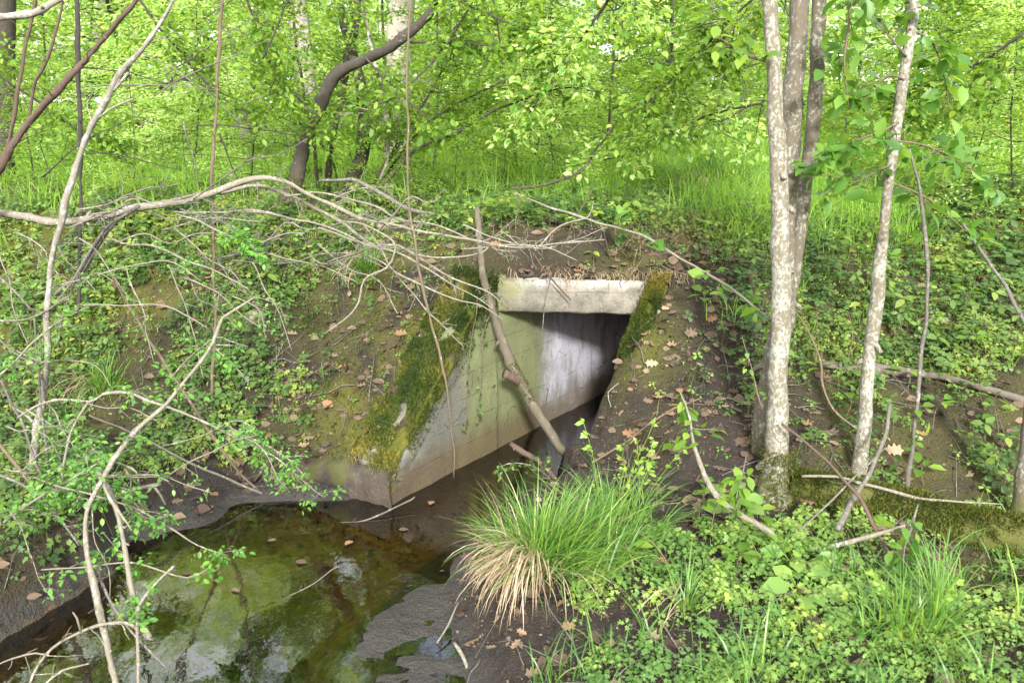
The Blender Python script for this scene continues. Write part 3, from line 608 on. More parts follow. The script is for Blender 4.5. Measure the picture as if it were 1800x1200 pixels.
# ------------------------------------------------------------------ sedge tussocks and grass clumps
def tussock(label, px, z, n, ln, spread, cat='grass tussock', dry=300, lean=0., y=None, heads=0, skew=0, mat='sedge', group=None, wid=(.003, .006)):
    p = PZ(*px, z) if z is not None else G(*px); p[2] = float(T(p[0], p[1])) - .01
    t = thing('sedge_tussock', label, cat, p, group); ma = MA()
    a = rng.uniform(0, 6.28, n); r = spread * np.sqrt(rng.random(n)); pos = np.stack([np.cos(a) * r, np.sin(a) * r, .05 * (1 - (r / spread) ** 2)], -1)
    az = a + rng.normal(0, 1.0, n); el = np.clip(1.5 - .7 * (r / spread) + rng.normal(0, .2, n), .25, 1.55)
    if skew: k_ = rng.random(n) < .4; az = np.where(k_, rng.normal(.1, .5, n), az); pos[:, 0] += np.where(k_, rng.uniform(0, .22, n), 0); pos[:, 2] += np.where(k_, .02, 0)
    blades(ma, pos, az, rng.uniform(*ln, n), el, rng.uniform(.3, 1.5, n) * (.5 + r / spread), rng.uniform(*wid, n), rng.random(n), 6); ma.build('blades', M[mat], t)['kind'] = 'stuff'
    if skew:
        ma = MA(); m = 170; a = rng.uniform(0, 6.28, m); r = spread * np.sqrt(rng.random(m)); blades(ma, np.stack([np.cos(a) * r, np.sin(a) * r, 0 * r + .03], -1), a + rng.normal(0, .9, m), rng.uniform(.14, .36, m), rng.uniform(.1, 1.4, m), rng.uniform(.4, 2.4, m), rng.uniform(.002, .005, m), rng.random(m), 6); ma.build('dead_blades', M['straw'], t)['kind'] = 'stuff'
    if dry:
        ma = MA(); a = rng.normal(1.25 * pi, .42, dry); r = spread * rng.uniform(.5, 1.1, dry)
        blades(ma, np.stack([np.cos(a) * r, np.sin(a) * r, rng.uniform(.04, .13, dry)], -1), a + rng.normal(0, .25, dry), rng.uniform(.14, .26, dry), rng.uniform(-.3, .7, dry), rng.uniform(1.0, 2.0, dry), rng.uniform(.002, .005, dry), rng.random(dry), 5); ma.build('dry_thatch', M['straw'], t)['kind'] = 'stuff'
    for h in range(heads):
        ma = MA(); b = rng.uniform(0, 6.28); w_ = wander((rng.normal(0, spread * .4), rng.normal(0, spread * .4), 0), (.25 * cos(b), .25 * sin(b), 1), rng.uniform(ln[1] * .9, ln[1] * 1.3), 8, .06, .05)
        tube(ma, w_, np.linspace(.0016, .0009, len(w_)), 4, .9)
        q = w_[-3:]; m = 16; i = rng.integers(0, 3, m); inst(ma, RHOMB, q[i] + jit(m, .004), frames(norm(np.array([cos(b), sin(b), .4]) + jit(m, .5)), jit(m, 1)), rng.uniform(.012, .03, m), rng.uniform(.8, 1, m))
        ma.build('seed_stalk', M['sedge'], t)
    return t
tussock('large green sedge tussock with pale thatch at the water edge', (948, 1046), .06, 950, (.14, .36), .13, dry=170, skew=1)
tussock('tall loose sedge clump behind the big tussock, with seed stalks', (1085, 930), None, 150, (.16, .36), .16, dry=40, heads=10)
tussock('bright low sedge clump in the bottom right herbs', (1590, 1125), None, 150, (.10, .25), .12, dry=0, heads=2)
tussock('small fresh sedge tuft beside the fallen mossy trunk', (1640, 1120), None, 90, (.18, .32), .04, dry=0)
tussock('dark sedge tuft on the edge of the bank behind the paired stems', (1255, 330), None, 500, (.25, .5), .22, dry=80)
tussock('thin tuft of grass halfway up the left bank', (185, 690), None, 220, (.12, .24), .07, dry=20)
tussock('little sedge tuft just right of the dock leaves', (1205, 1080), None, 70, (.12, .26), .03, dry=8)
tussock('grass tuft on the left bank under the brushwood', (650, 480), None, 220, (.1, .2), .08, dry=15)

# ------------------------------------------------------------------ seedlings and broad-leaved plants
def seedling_mesh(n, size, h):
    st, lf = MA(), MA(); w_ = wander((0, 0, 0), (rng.normal(0, .2), rng.normal(0, .2), 1), h, 6, .10); tube(st, w_, np.linspace(.0022, .0012, len(w_)), 5)
    for k in range(n):
        a = k * 2.4 + rng.normal(0, .3); i = -1 - (k // 3 % 4); p = w_[i]; d = np.array([cos(a), sin(a), rng.uniform(.0, .45)]); q = p + d * size * .3
        tube(st, np.array([p, q]), .0009, 4)
        inst(lf, LEAF, q[None], frames((d + np.array([0, 0, -.15]))[None], (np.array([0, -.2, 1]) + rng.normal(0, .25, 3))[None]), np.array([size * rng.uniform(.7, 1.15)]), rng.random(1))
    return st, lf
prot = []
for q, (n, size, h) in enumerate([(6, .06, .13), (8, .055, .20), (5, .075, .09), (9, .05, .26)]):
    st, lf = seedling_mesh(n, size, h); prot.append((st, lf))
pd = []
for st, lf in prot:
    a = st.build('stem', M['twig_tan'], None, True); b = lf.build('foliage', M['leaf_mid']); pd.append((a.data, b.data)); bpy.data.objects.remove(a); bpy.data.objects.remove(b)
def seedling(u, v, q, sc=1.0, label='leafy green seedling among the herbs of the banks', group='leafy seedlings on the banks'):
    p = G(u, v); t = thing('seedling', label, 'seedling', p, group, rng.uniform(0, 6.28)); t.scale = (sc,) * 3
    for nme, me in zip(('stem', 'foliage'), pd[q]):
        o = bpy.data.objects.new(nme, me); COL.objects.link(o); o.parent = t
        if nme == 'foliage': o['kind'] = 'stuff'
for u, v in [(845, 400), (880, 395), (905, 410), (815, 405), (970, 405), (1000, 412), (1040, 405), (1310, 370), (1290, 350), (1490, 640), (1600, 690), (1640, 760), (1700, 640), (1740, 720),
             (1450, 700), (1480, 730), (1660, 600), (1560, 560), (1700, 560), (1420, 620), (1620, 860), (1690, 800), (1745, 790), (1240, 560), (1290, 590), (1270, 500), (1330, 930), (1260, 960), (1290, 1000),
             (1230, 930), (1340, 1000), (1100, 1000), (60, 560), (120, 620), (60, 640), (240, 600), (30, 700), (280, 500), (340, 460), (430, 470), (420, 540), (540, 540), (120, 480), (200, 520), (1480, 500), (1640, 480), (1740, 460), (1520, 420), (1700, 400)]:
    seedling(u + rng.normal(0, 6), v + rng.normal(0, 5), int(rng.integers(0, 4)), rng.uniform(.7, 1.15))
def dock(u, v, lab):
    p = G(u, v); t = thing('broadleaf_plant', lab, 'plant', p)
    for k in range(6):
        a = k * 2 * pi / 6 + rng.normal(0, .25); d = np.array([cos(a), sin(a), .9 + .3 * rng.random()]); w_ = wander((0, 0, 0), d, rng.uniform(.05, .10), 4, .05); ma = MA()
        tube(ma, w_, .0018, 5, .8)
        fl = np.array([cos(a), sin(a) - .2, .15]); nn = np.array([-.1, -.65, .8]) + rng.normal(0, .2, 3)
        inst(ma, LEAF, w_[-1][None], frames(fl[None], nn[None]), np.array([[.115, .10, .08]]) * rng.uniform(.7, 1.05), np.array([rng.uniform(.3, .9)])); ma.build('leaf', M['herb_front'], t)
dock(1415, 1060, 'upright plant with rounded grey-green leaves in front of the mossy trunk')
dock(1400, 1000, 'low rosette of rounded leaves under the curved branch')
dock(1290, 905, 'broad-leaved rosette at the foot of the paired stems')

def keepm(ma):
    o = ma.build('floating_leaf', M['dead']); m = o.data; bpy.data.objects.remove(o); return m
def lintel_fringe(N=420):
    x = rng.uniform(XLl - .02, XLr + .2, N); y = rng.uniform(YL - .03, YL + .06, N); k = fbm(x * 9, x * 0, 33) > .42; x, y = x[k], y[k]; n = len(x); ma = MA()
    blades(ma, np.stack([x, y, .90 + .04 * rng.random(n)], -1), rng.normal(-pi / 2, .7, n), rng.uniform(.04, .13, n), rng.uniform(-.2, .9, n), rng.uniform(1.2, 2.6, n), rng.uniform(.0012, .003, n), rng.random(n), 5); return tag(ma.build('dry_grass_fringe', M['straw']), kind='stuff')
lintel_fringe()
fl = None
for k, (u, v) in enumerate([(520, 985), (470, 950), (620, 950), (700, 930), (420, 1040), (760, 880), (330, 1010)]):
    if k < 3:
        ma = MA(); inst(ma, (DEAD, OAK, DEAD)[k], np.zeros((1, 3)), np.eye(3)[None], np.array([[.05, .05, .012 + .01 * k]]), np.array([.3 + .3 * k])); fl = (fl or []) + [keepm(ma)]
    p = PZ(u, v, .004); o = bpy.data.objects.new('floating_leaf', fl[k % 3]); COL.objects.link(o); o.location = p; o.rotation_euler.z = rng.uniform(0, 6.28); o.scale = (rng.uniform(.6, 1.1),) * 3; tag(o, 'brown dead leaf floating on the stream', 'leaf', 'dead leaves floating on the stream')
# ------------------------------------------------------------------ stones
def stone(label, px, r, sq=(1, .8, .6)):
    p = G(*px); m = MA(); a, b = np.meshgrid(np.arange(14) / 14 * 2 * pi, np.linspace(-pi / 2, pi / 2, 9)); v = np.stack([np.cos(b) * np.cos(a), np.cos(b) * np.sin(a), np.sin(b)], -1).reshape(-1, 3)
    k = 1 + .45 * (fbm(v[:, 0] * 1.6 + px[0], v[:, 1] * 1.6 + v[:, 2] * 1.1, 3) - .5); v = v * k[:, None] * np.array(sq) * r
    i = np.arange(8)[:, None] * 14; j = np.arange(14)[None]; j2 = (j + 1) % 14
    m.add(v, np.stack([i + j, i + j2, i + 14 + j2, i + 14 + j], -1).ravel(), np.full(8 * 14, 4), .5); o = m.build('stone', M['stone'], None, True); o.location = p; o.rotation_euler.z = rng.uniform(0, 6); return tag(o, label, 'stone')
stone('pale weathered stone in the left bank, largest of the stones', (448, 560), .065, (1, .8, .75)); stone('small grey pebble in the bare soil right of the lintel', (1155, 548), .022)
stone('tan stone half sunk in the right bank herbs', (1658, 563), .03); stone('white pebble on the moss above the left wing wall', (738, 590), .012); stone('mossy grey boulder by the stump under the brushwood', (690, 395), .09, (1.3, .8, .5))

# ------------------------------------------------------------------ the wood behind
rng = np.random.default_rng(3)
def sapling(h, nb, z0, spread, per, leaf, name_mat='leaf_far', tw=.02, low=.0, tiers=True):
    tk, lf = MA(), MA(); w_ = wander((0, 0, -.1), (rng.normal(0, .06), rng.normal(0, .06), 1), h, 12, .05, 0); tube(tk, w_, np.linspace(tw, tw * .2, len(w_)), 7, .5, .04)
    for b in range(nb):
        t = z0 + (1 - z0) * (b + rng.random()) / nb; i = min(len(w_) - 1, int(t * (len(w_) - 1))); a = b * 2.4 + rng.normal(0, .4)
        l = spread * (1.05 - .6 * t) * rng.uniform(.6, 1.2); br = wander(w_[i], (cos(a), sin(a), rng.uniform(.05, .5)), l, 7, .12, .07); tube(tk, br, np.linspace(tw * .35, .002, len(br)), 4, .5)
        m = per; u = rng.uniform(.12, 1, m); k = np.minimum((u * 7).astype(int), 6); f = (u * 7 - k)[:, None]; c = br[k] * (1 - f) + br[k + 1] * f; d = norm(br[k + 1] - br[k])
        side = norm(np.cross(d, np.array([0, 0, 1]))); off = rng.normal(0, .20, m) * l * (1.1 - .7 * u); c = c + side * off[:, None] + jit(m, .03) * np.array([1, 1, 1.6]) + np.array([0, 0, -.10]) * (np.abs(off) / (l * .3 + .01))[:, None] * l * .3
        dd = norm(d + side * np.sign(off)[:, None] * .7 + jit(m, .35) * np.array([1, 1, .5]) + np.array([0, 0, -.12])); inst(lf, RHOMB, c, frames(dd, np.array([0, -.35, 1]) + jit(m, .38)), leaf * rng.uniform(.55, 1.25, m), rng.random(m))
    return tk, lf
def keep(ma, name, mat): o = ma.build(name, mat, None, name == 'trunk'); m = o.data; bpy.data.objects.remove(o); return m
SAP = []
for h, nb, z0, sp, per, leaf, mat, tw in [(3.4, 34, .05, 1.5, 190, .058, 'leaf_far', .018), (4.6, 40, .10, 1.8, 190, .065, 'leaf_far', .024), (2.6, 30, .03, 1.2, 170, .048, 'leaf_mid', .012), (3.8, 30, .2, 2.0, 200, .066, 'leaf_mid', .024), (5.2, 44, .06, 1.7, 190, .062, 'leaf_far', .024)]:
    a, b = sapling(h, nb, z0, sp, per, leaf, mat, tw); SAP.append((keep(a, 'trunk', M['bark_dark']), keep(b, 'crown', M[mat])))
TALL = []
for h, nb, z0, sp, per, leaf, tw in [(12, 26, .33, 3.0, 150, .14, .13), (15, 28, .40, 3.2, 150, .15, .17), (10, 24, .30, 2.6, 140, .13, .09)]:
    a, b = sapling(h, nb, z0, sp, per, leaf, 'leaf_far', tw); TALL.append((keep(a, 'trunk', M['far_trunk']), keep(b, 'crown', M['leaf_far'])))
def tree(name, meshes, x, y, sc, label, cat, group, rz=None):
    z = float(T(np.array(x), np.array(y))); t = thing(name, label, cat, (x, y, z - .03), group, rng.uniform(0, 6.28) if rz is None else rz); t.scale = (sc,) * 3
    for nme, me in zip(('trunk', 'crown'), meshes):
        o = bpy.data.objects.new(nme, me); COL.objects.link(o); o.parent = t
    return t
def at(u, Y): return (u - 900) / F * (Y * CP + .2)
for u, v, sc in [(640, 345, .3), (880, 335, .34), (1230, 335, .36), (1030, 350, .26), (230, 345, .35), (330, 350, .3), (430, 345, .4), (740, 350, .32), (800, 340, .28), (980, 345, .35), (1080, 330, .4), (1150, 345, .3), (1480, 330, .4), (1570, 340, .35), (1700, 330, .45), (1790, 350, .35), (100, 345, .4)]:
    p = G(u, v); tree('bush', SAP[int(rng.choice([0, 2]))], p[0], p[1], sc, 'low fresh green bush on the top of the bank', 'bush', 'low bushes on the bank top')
for u, v, sc in [(60, 318, .6), (330, 312, .55), (760, 305, .6), (930, 300, .55), (1060, 300, .65), (1180, 298, .6), (1500, 300, .55), (1690, 300, .65), (1780, 310, .6)]:
    p = G(u, v); tree('bush', SAP[int(rng.choice([0, 2, 3]))], p[0], p[1], sc, 'leafy waist-high bush at the near edge of the meadow grass', 'bush', 'bushes at the near edge of the meadow')
G1, L1 = 'saplings behind the bank', 'bright green leafy sapling in the wood behind the bank'
for Y0, Y1, n, ks in [(7.6, 9.0, 7, (2, 0)), (9, 12, 17, (0, 1, 2, 3)), (12, 17, 22, (0, 1, 3, 4)), (17, 25, 22, (1, 4, 3))]:
    for i in range(n):
        Y_ = rng.uniform(Y0, Y1); u = (i + .5 + rng.uniform(-.35, .35)) / n * 2100 - 150
        tree('sapling', SAP[ks[int(rng.integers(0, len(ks)))]], at(u, Y_), Y_, rng.uniform(.75, 1.2), L1, 'sapling', G1)
for i in range(10):
    Y_ = rng.uniform(9, 22); u = (i + .5 + rng.uniform(-.4, .4)) / 10 * 2300 - 250
    tree('forest_tree', TALL[i % 3], at(u, Y_), Y_, rng.uniform(.8, 1.1), 'tall leafy tree with its crown above the saplings', 'tree', 'tall trees of the wood behind')
def far_wood():
    ma = MA(); N = 60000; a = rng.uniform(-.75, .75, N); r = rng.uniform(26, 42, N); x, y = np.sin(a) * r, np.cos(a) * r; hmax = 5 + 9 * fbm(a * 9, a * 0 + 2, 7)
    z = T(x, y) + hmax * rng.random(N) ** 1.25; k = fbm(x * .45 + 9, z * .7, 3, 3) + .15 * rng.random(N) > .53; x, y, z = x[k], y[k], z[k]; n = len(x)
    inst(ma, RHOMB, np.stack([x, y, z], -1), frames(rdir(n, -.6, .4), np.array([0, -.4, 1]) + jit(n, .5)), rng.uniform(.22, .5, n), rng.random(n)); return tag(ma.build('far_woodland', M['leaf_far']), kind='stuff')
far_wood()
def far_stem(label, pts, Y, name='forest_tree', cat='tree', mat='far_trunk', side=9):
    """pts: (u, v, width in photo pixels) up a trunk at distance Y"""
    q = [P(u, v, Y) for u, v, _ in pts]; dep = Y * CP + .1; r = np.array([w_ for _, _, w_ in pts]) / 2 / F * dep; p, par = smooth_path(np.array(q), .12); ma = MA()
    tube(ma, p, np.interp(par, np.arange(len(pts)), r), side, .5, .05)
    if name == 'stump': return tag(ma.build(name, M[mat], None, True), label, cat)
    t = thing(name, label, cat); ma.build('trunk', M[mat], t, True); return t
far_stem('thick pale grey trunk behind the leaning tree', [(702, 290, 66), (700, 200, 52), (702, 100, 46), (705, 0, 44), (708, -120, 42)], 8.6)
far_stem('broken bone-coloured trunk leaning among the left saplings', [(448, 345, 20), (436, 270, 22), (425, 190, 26), (408, 120, 26), (392, 40, 24), (384, -60, 22)], 9.2, mat='bark_pale')
far_stem('short black rotten stump standing in the meadow grass', [(272, 312, 44), (269, 270, 38), (266, 235, 34), (262, 208, 24)], 9.0, 'stump', 'stump', 'bark_dark')
far_stem('straight grey trunk behind the pair of stems, top of the photo', [(1278, 265, 24), (1272, 160, 22), (1262, 60, 22), (1248, -60, 22)], 12.5)
far_stem('slim grey trunk just left of the lichened stem', [(1306, 235, 20), (1314, 150, 18), (1322, 60, 18), (1332, -60, 18)], 13.5)
far_stem('brown trunk at the left edge of the photo', [(8, 372, 46), (4, 250, 38), (6, 120, 36), (4, -60, 36)], 6.6, mat='bark_brown')
rng = np.random.default_rng(29)
# ------------------------------------------------------------------ stems, branches, brushwood: traced as (u, v, width in photo pixels, distance Y)
def path3(pts, Y, ground_end=None):
    """pixel trace -> world points and radii; Y is a number, a pair (first, last) or one value per point"""
    n = len(pts); w_, last = [], 6.
    for q in pts:
        if len(q) > 2: last = q[2]
        w_.append(last)
    k = [i for i, q in enumerate(pts) if len(q) > 2] or [0]; w_ = np.interp(np.arange(n), k, [w_[i] for i in k])
    if np.isscalar(Y): Ys = np.full(n, float(Y))
    elif len(Y) == 2 and n != 2:
        l = np.concatenate([[0], np.cumsum([math.hypot(pts[i + 1][0] - pts[i][0], pts[i + 1][1] - pts[i][1]) for i in range(n - 1)])]); Ys = Y[0] + (Y[1] - Y[0]) * l / l[-1]
    else: Ys = np.array(Y, float)
    p = np.array([P(q[0], q[1], y) for q, y in zip(pts, Ys)]); r = w_ / 2 / F * (Ys * CP + .12); return p, r
def wood(ma, pts, Y, step=.025, wob=.0025, sides=7, lump=.09, rnd=.5):
    p, r = path3(pts, Y); r = r * np.where(r < .012, .74, np.where(r < .022, .86, 1.0)); q, par = smooth_path(p, step); rr = np.interp(par, np.arange(len(r)), r); m = len(q)
    if wob and m > 4:
        for k in range(3):
            ph = rng.uniform(0, 6.28, 3); q = q + wob / (k + 1) * np.sin(np.arange(m)[:, None] * step * (14 * (k + 1)) + ph[None]) * np.array([1, .6, 1])
    tube(ma, q, rr, sides, rnd, lump); return q, rr
def knobs(ma, q, r, n):
    for _ in range(n):
        i = int(rng.integers(1, len(q) - 1)); d = norm(q[i + 1] - q[i]); s_ = norm(np.cross(d, rng.normal(0, 1, 3))); l = r[i] * rng.uniform(1.3, 2.4)
        tube(ma, np.array([q[i], q[i] + (s_ + d * .4) * l * .6, q[i] + (s_ + d * .6) * l]), np.array([.8, .6, .45]) * r[i] * .7, 5, .4)
def dead(label, pts, Y, mat='twig_pale', tw=(0, .1), lvl=1, name='dead_branch', cat='branch', group=None, more=(), wob=.003, flat=None, kn=2, droop=.02, sides=7):
    ma = MA(); q, r = wood(ma, pts, Y, wob=wob, sides=sides)
    if tw[0]: twigs(ma, q, r, tw[0], tw[1], lvl, .2, droop, flat=flat)
    if kn: knobs(ma, q, r, kn)
    for mp, mY, mt in more:
        q2, r2 = wood(ma, mp, mY, wob=wob)
        if mt[0]: twigs(ma, q2, r2, mt[0], mt[1], lvl, .2, droop, flat=flat)
    return tag(ma.build(name, M[mat], None, True), label, cat, group)
def live(label, pts, Y, mat, tw, size, per=2, lvl=2, leafm='leaf_haw', tm=LEAF, name='live_branch', cat='branch', group=None, more=(), parent=None, spread=.012, flat=.35, t0=.2, out=1.0, jn=.45, partname='stem', kn=2, wob=.003):
    t = parent if parent is not None else thing(name, label, cat, (0, 0, 0), group); ma, lf, sites = MA(), MA(), []
    q, r = wood(ma, pts, Y, wob=wob); twigs(ma, q, r, tw[0], tw[1], lvl, .16, .03, t0, 1, sites, flat)
    if kn: knobs(ma, q, r, kn)
    for mp, mY, mt in more:
        q2, r2 = wood(ma, mp, mY, wob=wob)
        if mt[0]: twigs(ma, q2, r2, mt[0], mt[1], lvl, .16, .03, .1, 1, sites, flat)
    o = ma.build(partname, M[mat], t, True)
    if sites:
        leaves_at(lf, sites, size, per, 1., tm, spread, jn, out); l = lf.build('foliage', M[leafm], o if parent is not None else t); l['kind'] = 'stuff'
    return t

# --- the pale stems on the right
def stem_tree(label, parts, name='tree', cat='tree'):
    t = thing(name, label, cat)
    for pts, Y, mat in parts:
        ma = MA(); q, r = wood(ma, pts, Y, .03, .003, 14, .028); knobs(ma, q, r, 3); ma.build('trunk', M[mat], t, True)
    return t
def foot(t, u, v, Y_, r0, n=1400):
    p = P(u, v, Y_); a = np.array([p + (0, 0, k * .03) for k in range(9)]); moss_on(a, np.linspace(r0 * 1.6, r0, 9), n, t)
r1 = stem_tree('stoutest pale stem, white with lichen and bare of branches, right of the culvert', [([(1345, -260, 22), (1352, 0, 24), (1362, 150, 26), (1368, 300, 29), (1373, 450, 33), (1371, 600, 34), (1365, 750, 40), (1363, 820, 44), (1362, 850, 54), (1362, 875, 76), (1362, 905, 110)], 3.06, 'bark_lichen')])
r2 = stem_tree('pair of brown speckled stems close behind the white lichened stem', [
    ([(1412, -260, 26), (1405, 0, 31), (1398, 110, 33), (1390, 220, 34), (1385, 340, 32), (1382, 450, 30), (1374, 540, 30), (1356, 640, 30), (1342, 710, 32), (1338, 780, 36), (1342, 850, 44)], 3.24, 'bark_lichen2'),
    ([(1446, -260, 20), (1440, 0, 23), (1437, 90, 24), (1431, 190, 24), (1420, 300, 24), (1406, 400, 24), (1394, 490, 24), (1380, 580, 26), (1364, 650, 26)], 3.34, 'bark_lichen2')], 'twin_stem_tree')
r4 = stem_tree('slim leaning stem with big leaves, between the lichened stem and the right edge', [([(1625, -260, 16), (1605, 0, 19), (1597, 80, 20), (1580, 200, 21), (1563, 300, 20), (1555, 400, 21), (1545, 480, 23), (1532, 600, 24), (1522, 700, 25), (1515, 780, 26), (1511, 830, 30), (1510, 850, 40)], 3.12, 'bark_lichen')])
for pts, n in [([(1595, 100, 5), (1560, 60, 4), (1530, 20, 3), (1500, -40, 2)], 7), ([(1578, 215, 6), (1545, 235, 5), (1500, 250, 4), (1450, 280, 2)], 7), ([(1572, 250, 6), (1620, 255, 5), (1680, 280, 4), (1750, 330, 2)], 9),
               ([(1562, 320, 6), (1620, 345, 5), (1665, 375, 4), (1710, 420, 2)], 7), ([(1600, 50, 5), (1635, 70, 4), (1655, 120, 3), (1668, 190, 2)], 7), ([(1590, 140, 5), (1560, 130, 5), (1520, 165, 4), (1470, 90, 2)], 9), ([(1566, 290, 5), (1540, 300, 4), (1500, 320, 3), (1440, 300, 2)], 6)]:
    live('', pts, (3.1, 3.1 + rng.uniform(-.35, .3)), 'twig_tan', (int(n * 1.6), .20), .072, 1, 1, 'leaf_big', parent=r4, partname='branch', spread=.01, flat=.4, t0=.1, jn=.55)
live('thin grey sapling stem right of the leaning stem', [(1598, 262, 5), (1614, 330, 7), (1627, 400, 9), (1630, 480), (1625, 580, 9), (1615, 680), (1603, 780, 10), (1595, 880, 12)], 3.0, 'twig_grey', (5, .14), .05, 1, 1, 'leaf_mid', name='bare_sapling', cat='sapling', t0=.0)
dead('bare grey pole slanting down at the right edge', [(1690, 390, 8), (1740, 462), (1775, 520, 9), (1805, 575), (1850, 665, 10)], (3.6, 3.2), 'twig_grey', (3, .1))
stem_tree('brown stem at the right edge rising from the mossy trunk', [([(1840, 520, 22), (1822, 640, 24), (1806, 780, 26), (1796, 870, 30), (1790, 910, 38), (1786, 945, 56), (1784, 985, 80)], 2.86, 'bark_lichen2')])
def moss_on(q, r, n, parent, name='moss', k=1.0):
    ma = MA(); i = rng.integers(0, len(q) - 1, n); f = rng.random(n)[:, None]; c = q[i] * (1 - f) + q[i + 1] * f; d = norm(q[i + 1] - q[i]); a = norm(rng.normal(0, 1, (n, 3)) + np.array([0, -.6, .6])); a = norm(a - (a * d).sum(1)[:, None] * d)
    p = c + a * (r[i] * 1.02)[:, None]; blades(ma, p, np.arctan2(a[:, 1], a[:, 0]) + rng.normal(0, .6, n), rng.uniform(.010, .026, n) * k, np.arcsin(np.clip(a[:, 2], -1, 1)) + rng.normal(0, .4, n), rng.uniform(.3, 1.5, n), rng.uniform(.003, .006, n), rng.random(n), 4); return ma.build(name, M['mossblade'], parent)
foot(r1, 1362, 886, 3.06, .05)
foot(r2, 1341, 852, 3.24, .042, 800)
t = thing('mossy_log', 'thick mossy fallen trunk lying behind the foreground herbs at right', 'log'); ma = MA()
q, r = wood(ma, [(1392, 848, 44), (1450, 856, 58), (1520, 876, 64), (1600, 897, 64), (1700, 922, 72), (1790, 945, 88), (1860, 968, 92), (1930, 985, 92)], (3.06, 2.72), .03, .006, 14, .09); ma.build('trunk', M['mossy_log'], t, True); moss_on(q, r, 17000, t)
dead('grey rotten log lying across the right bank', [(1440, 640, 14), (1490, 648, 20), (1550, 650, 20), (1620, 655, 17), (1700, 675, 17), (1800, 702, 15), (1880, 722, 14)], [float(G(u, v)[1]) - .03 for u, v in [(1440, 640), (1490, 648), (1550, 650), (1620, 655), (1700, 675), (1790, 700), (1790, 706)]], 'log_bark', (3, .08), name='fallen_log', cat='log', sides=10)
live('curved living branch sagging low in front of the mossy trunk', [(1195, 690, 4), (1212, 740, 7), (1235, 825, 12), (1262, 875, 14), (1300, 905, 14), (1350, 935, 14), (1390, 957, 14), (1440, 962, 12), (1500, 950, 12), (1550, 936, 10), (1590, 925, 8)], (2.8, 2.6), 'twig_pale', (11, .10), .055, 1, 1, 'leaf_mid', t0=0., kn=6)
dead('reddish straight stick crossing the curved branch', [(1375, 745, 6), (1430, 790, 7), (1480, 837, 8), (1515, 882, 9), (1550, 950, 9), (1585, 1020, 8), (1615, 1088, 6)], (2.98, 2.42), 'bark_red', (3, .12), name='stick', cat='stick')
dead('short broken stick propped on the mossy trunk', [(1563, 712, 8), (1553, 770, 9), (1530, 830, 12), (1500, 880, 13), (1470, 930, 14)], (3.02, 2.72), 'twig_grey', (2, .08), name='stick', cat='stick')
dead('thin grey stick lying along the top of the mossy trunk', [(1410, 838, 6), (1470, 838, 8), (1520, 850, 9), (1590, 868, 9), (1650, 880, 6), (1765, 886, 3)], (2.97, 2.84), 'twig_pale', (3, .1), name='stick', cat='stick')
dead('dark forked twig crossing in front of the mossy trunk', [(1560, 785, 4), (1490, 850, 5), (1440, 900, 5), (1405, 928, 4)], (2.85, 2.7), 'twig_grey', (5, .1), name='stick', cat='stick')
dead('thin orange stem bending down between the pale stems', [(1392, 540, 3), (1420, 580, 4), (1445, 640, 5), (1447, 680, 5), (1465, 720, 5), (1510, 755, 4)], (3.05, 2.98), 'twig_tan', (2, .05), name='twig', cat='twig')
dead('grey twig low in the dark hollow at the right', [(1600, 945, 8), (1640, 985, 8), (1652, 1020, 6)], (2.7, 2.5), 'twig_grey', (5, .12), name='stick', cat='stick', more=[([(1650, 995, 4), (1700, 1040, 4), (1755, 1090, 3)], (2.6, 2.4), (2, .06))])
live('small leafy twig at the tip of the curved branch', [(1615, 885, 3), (1605, 920, 4), (1592, 960, 4), (1590, 1000, 3)], (2.62, 2.5), 'twig_grey', (6, .11), .048, 2, 1, 'leaf_big', name='leafy_twig', cat='twig')
live('tall thin leafy shoot left of the lichened stem', [(1305, 590, 2), (1318, 640, 3), (1330, 690, 4), (1340, 720, 4)], (3.1, 3.05), 'twig_tan', (5, .08), .03, 1, 1, 'herb_front', name='shoot', cat='shoot')
live('small upright shoot with bright leaves by the sagging branch', [(1310, 800, 3), (1300, 850, 4), (1296, 900, 4)], (2.75, 2.7), 'twig_grey', (5, .08), .055, 1, 1, 'leaf_mid', name='shoot', cat='shoot')
live('leafy branch hanging in from the top between the pale stems', [(1520, -60, 5), (1500, 0, 5), (1490, 60, 5), (1485, 120, 3), (1490, 190, 2)], (3.0, 2.95), 'twig_tan', (11, .18), .072, 1, 1, 'leaf_big', t0=.05, jn=.6)
live('leafy branch spreading left from the lichened stem at the top', [(1342, 108, 6), (1310, 98, 5), (1285, 80, 4), (1262, 65, 3)], (3.05, 2.9), 'twig_tan', (6, .16), .065, 1, 1, 'leaf_mid', t0=.0)
# hazel crown overhanging the top right of the culvert
for lab, pts, Y_, n in [('broad leafy bough hanging from the top centre of the photo', [(1130, -120, 9), (1080, -20, 8), (1030, 60, 6), (980, 130, 4), (930, 200, 3)], (4.6, 5.0), 34), ('leafy bough reaching left from behind the lichened stem', [(1370, -40, 7), (1290, 30, 6), (1210, 110, 5), (1150, 170, 4), (1090, 200, 2)], (4.4, 4.8), 34),
                         ('light leafy bough above the bank right of centre', [(1340, 180, 6), (1260, 200, 5), (1180, 230, 4), (1100, 270, 3), (1020, 290, 2)], (4.6, 5.3), 30), ('leafy bough low behind the pair of brown stems', [(1800, 60, 7), (1720, 110, 6), (1640, 150, 5), (1560, 190, 3)], (4.5, 4.9), 30)]:
    live(lab, pts, Y_, 'bark_brown', (n, .48), .05, 1, 2, 'leaf_mid' if 'light' not in lab and 'hanging' not in lab else 'leaf_far', t0=.0, spread=.03, flat=.3, jn=.4)

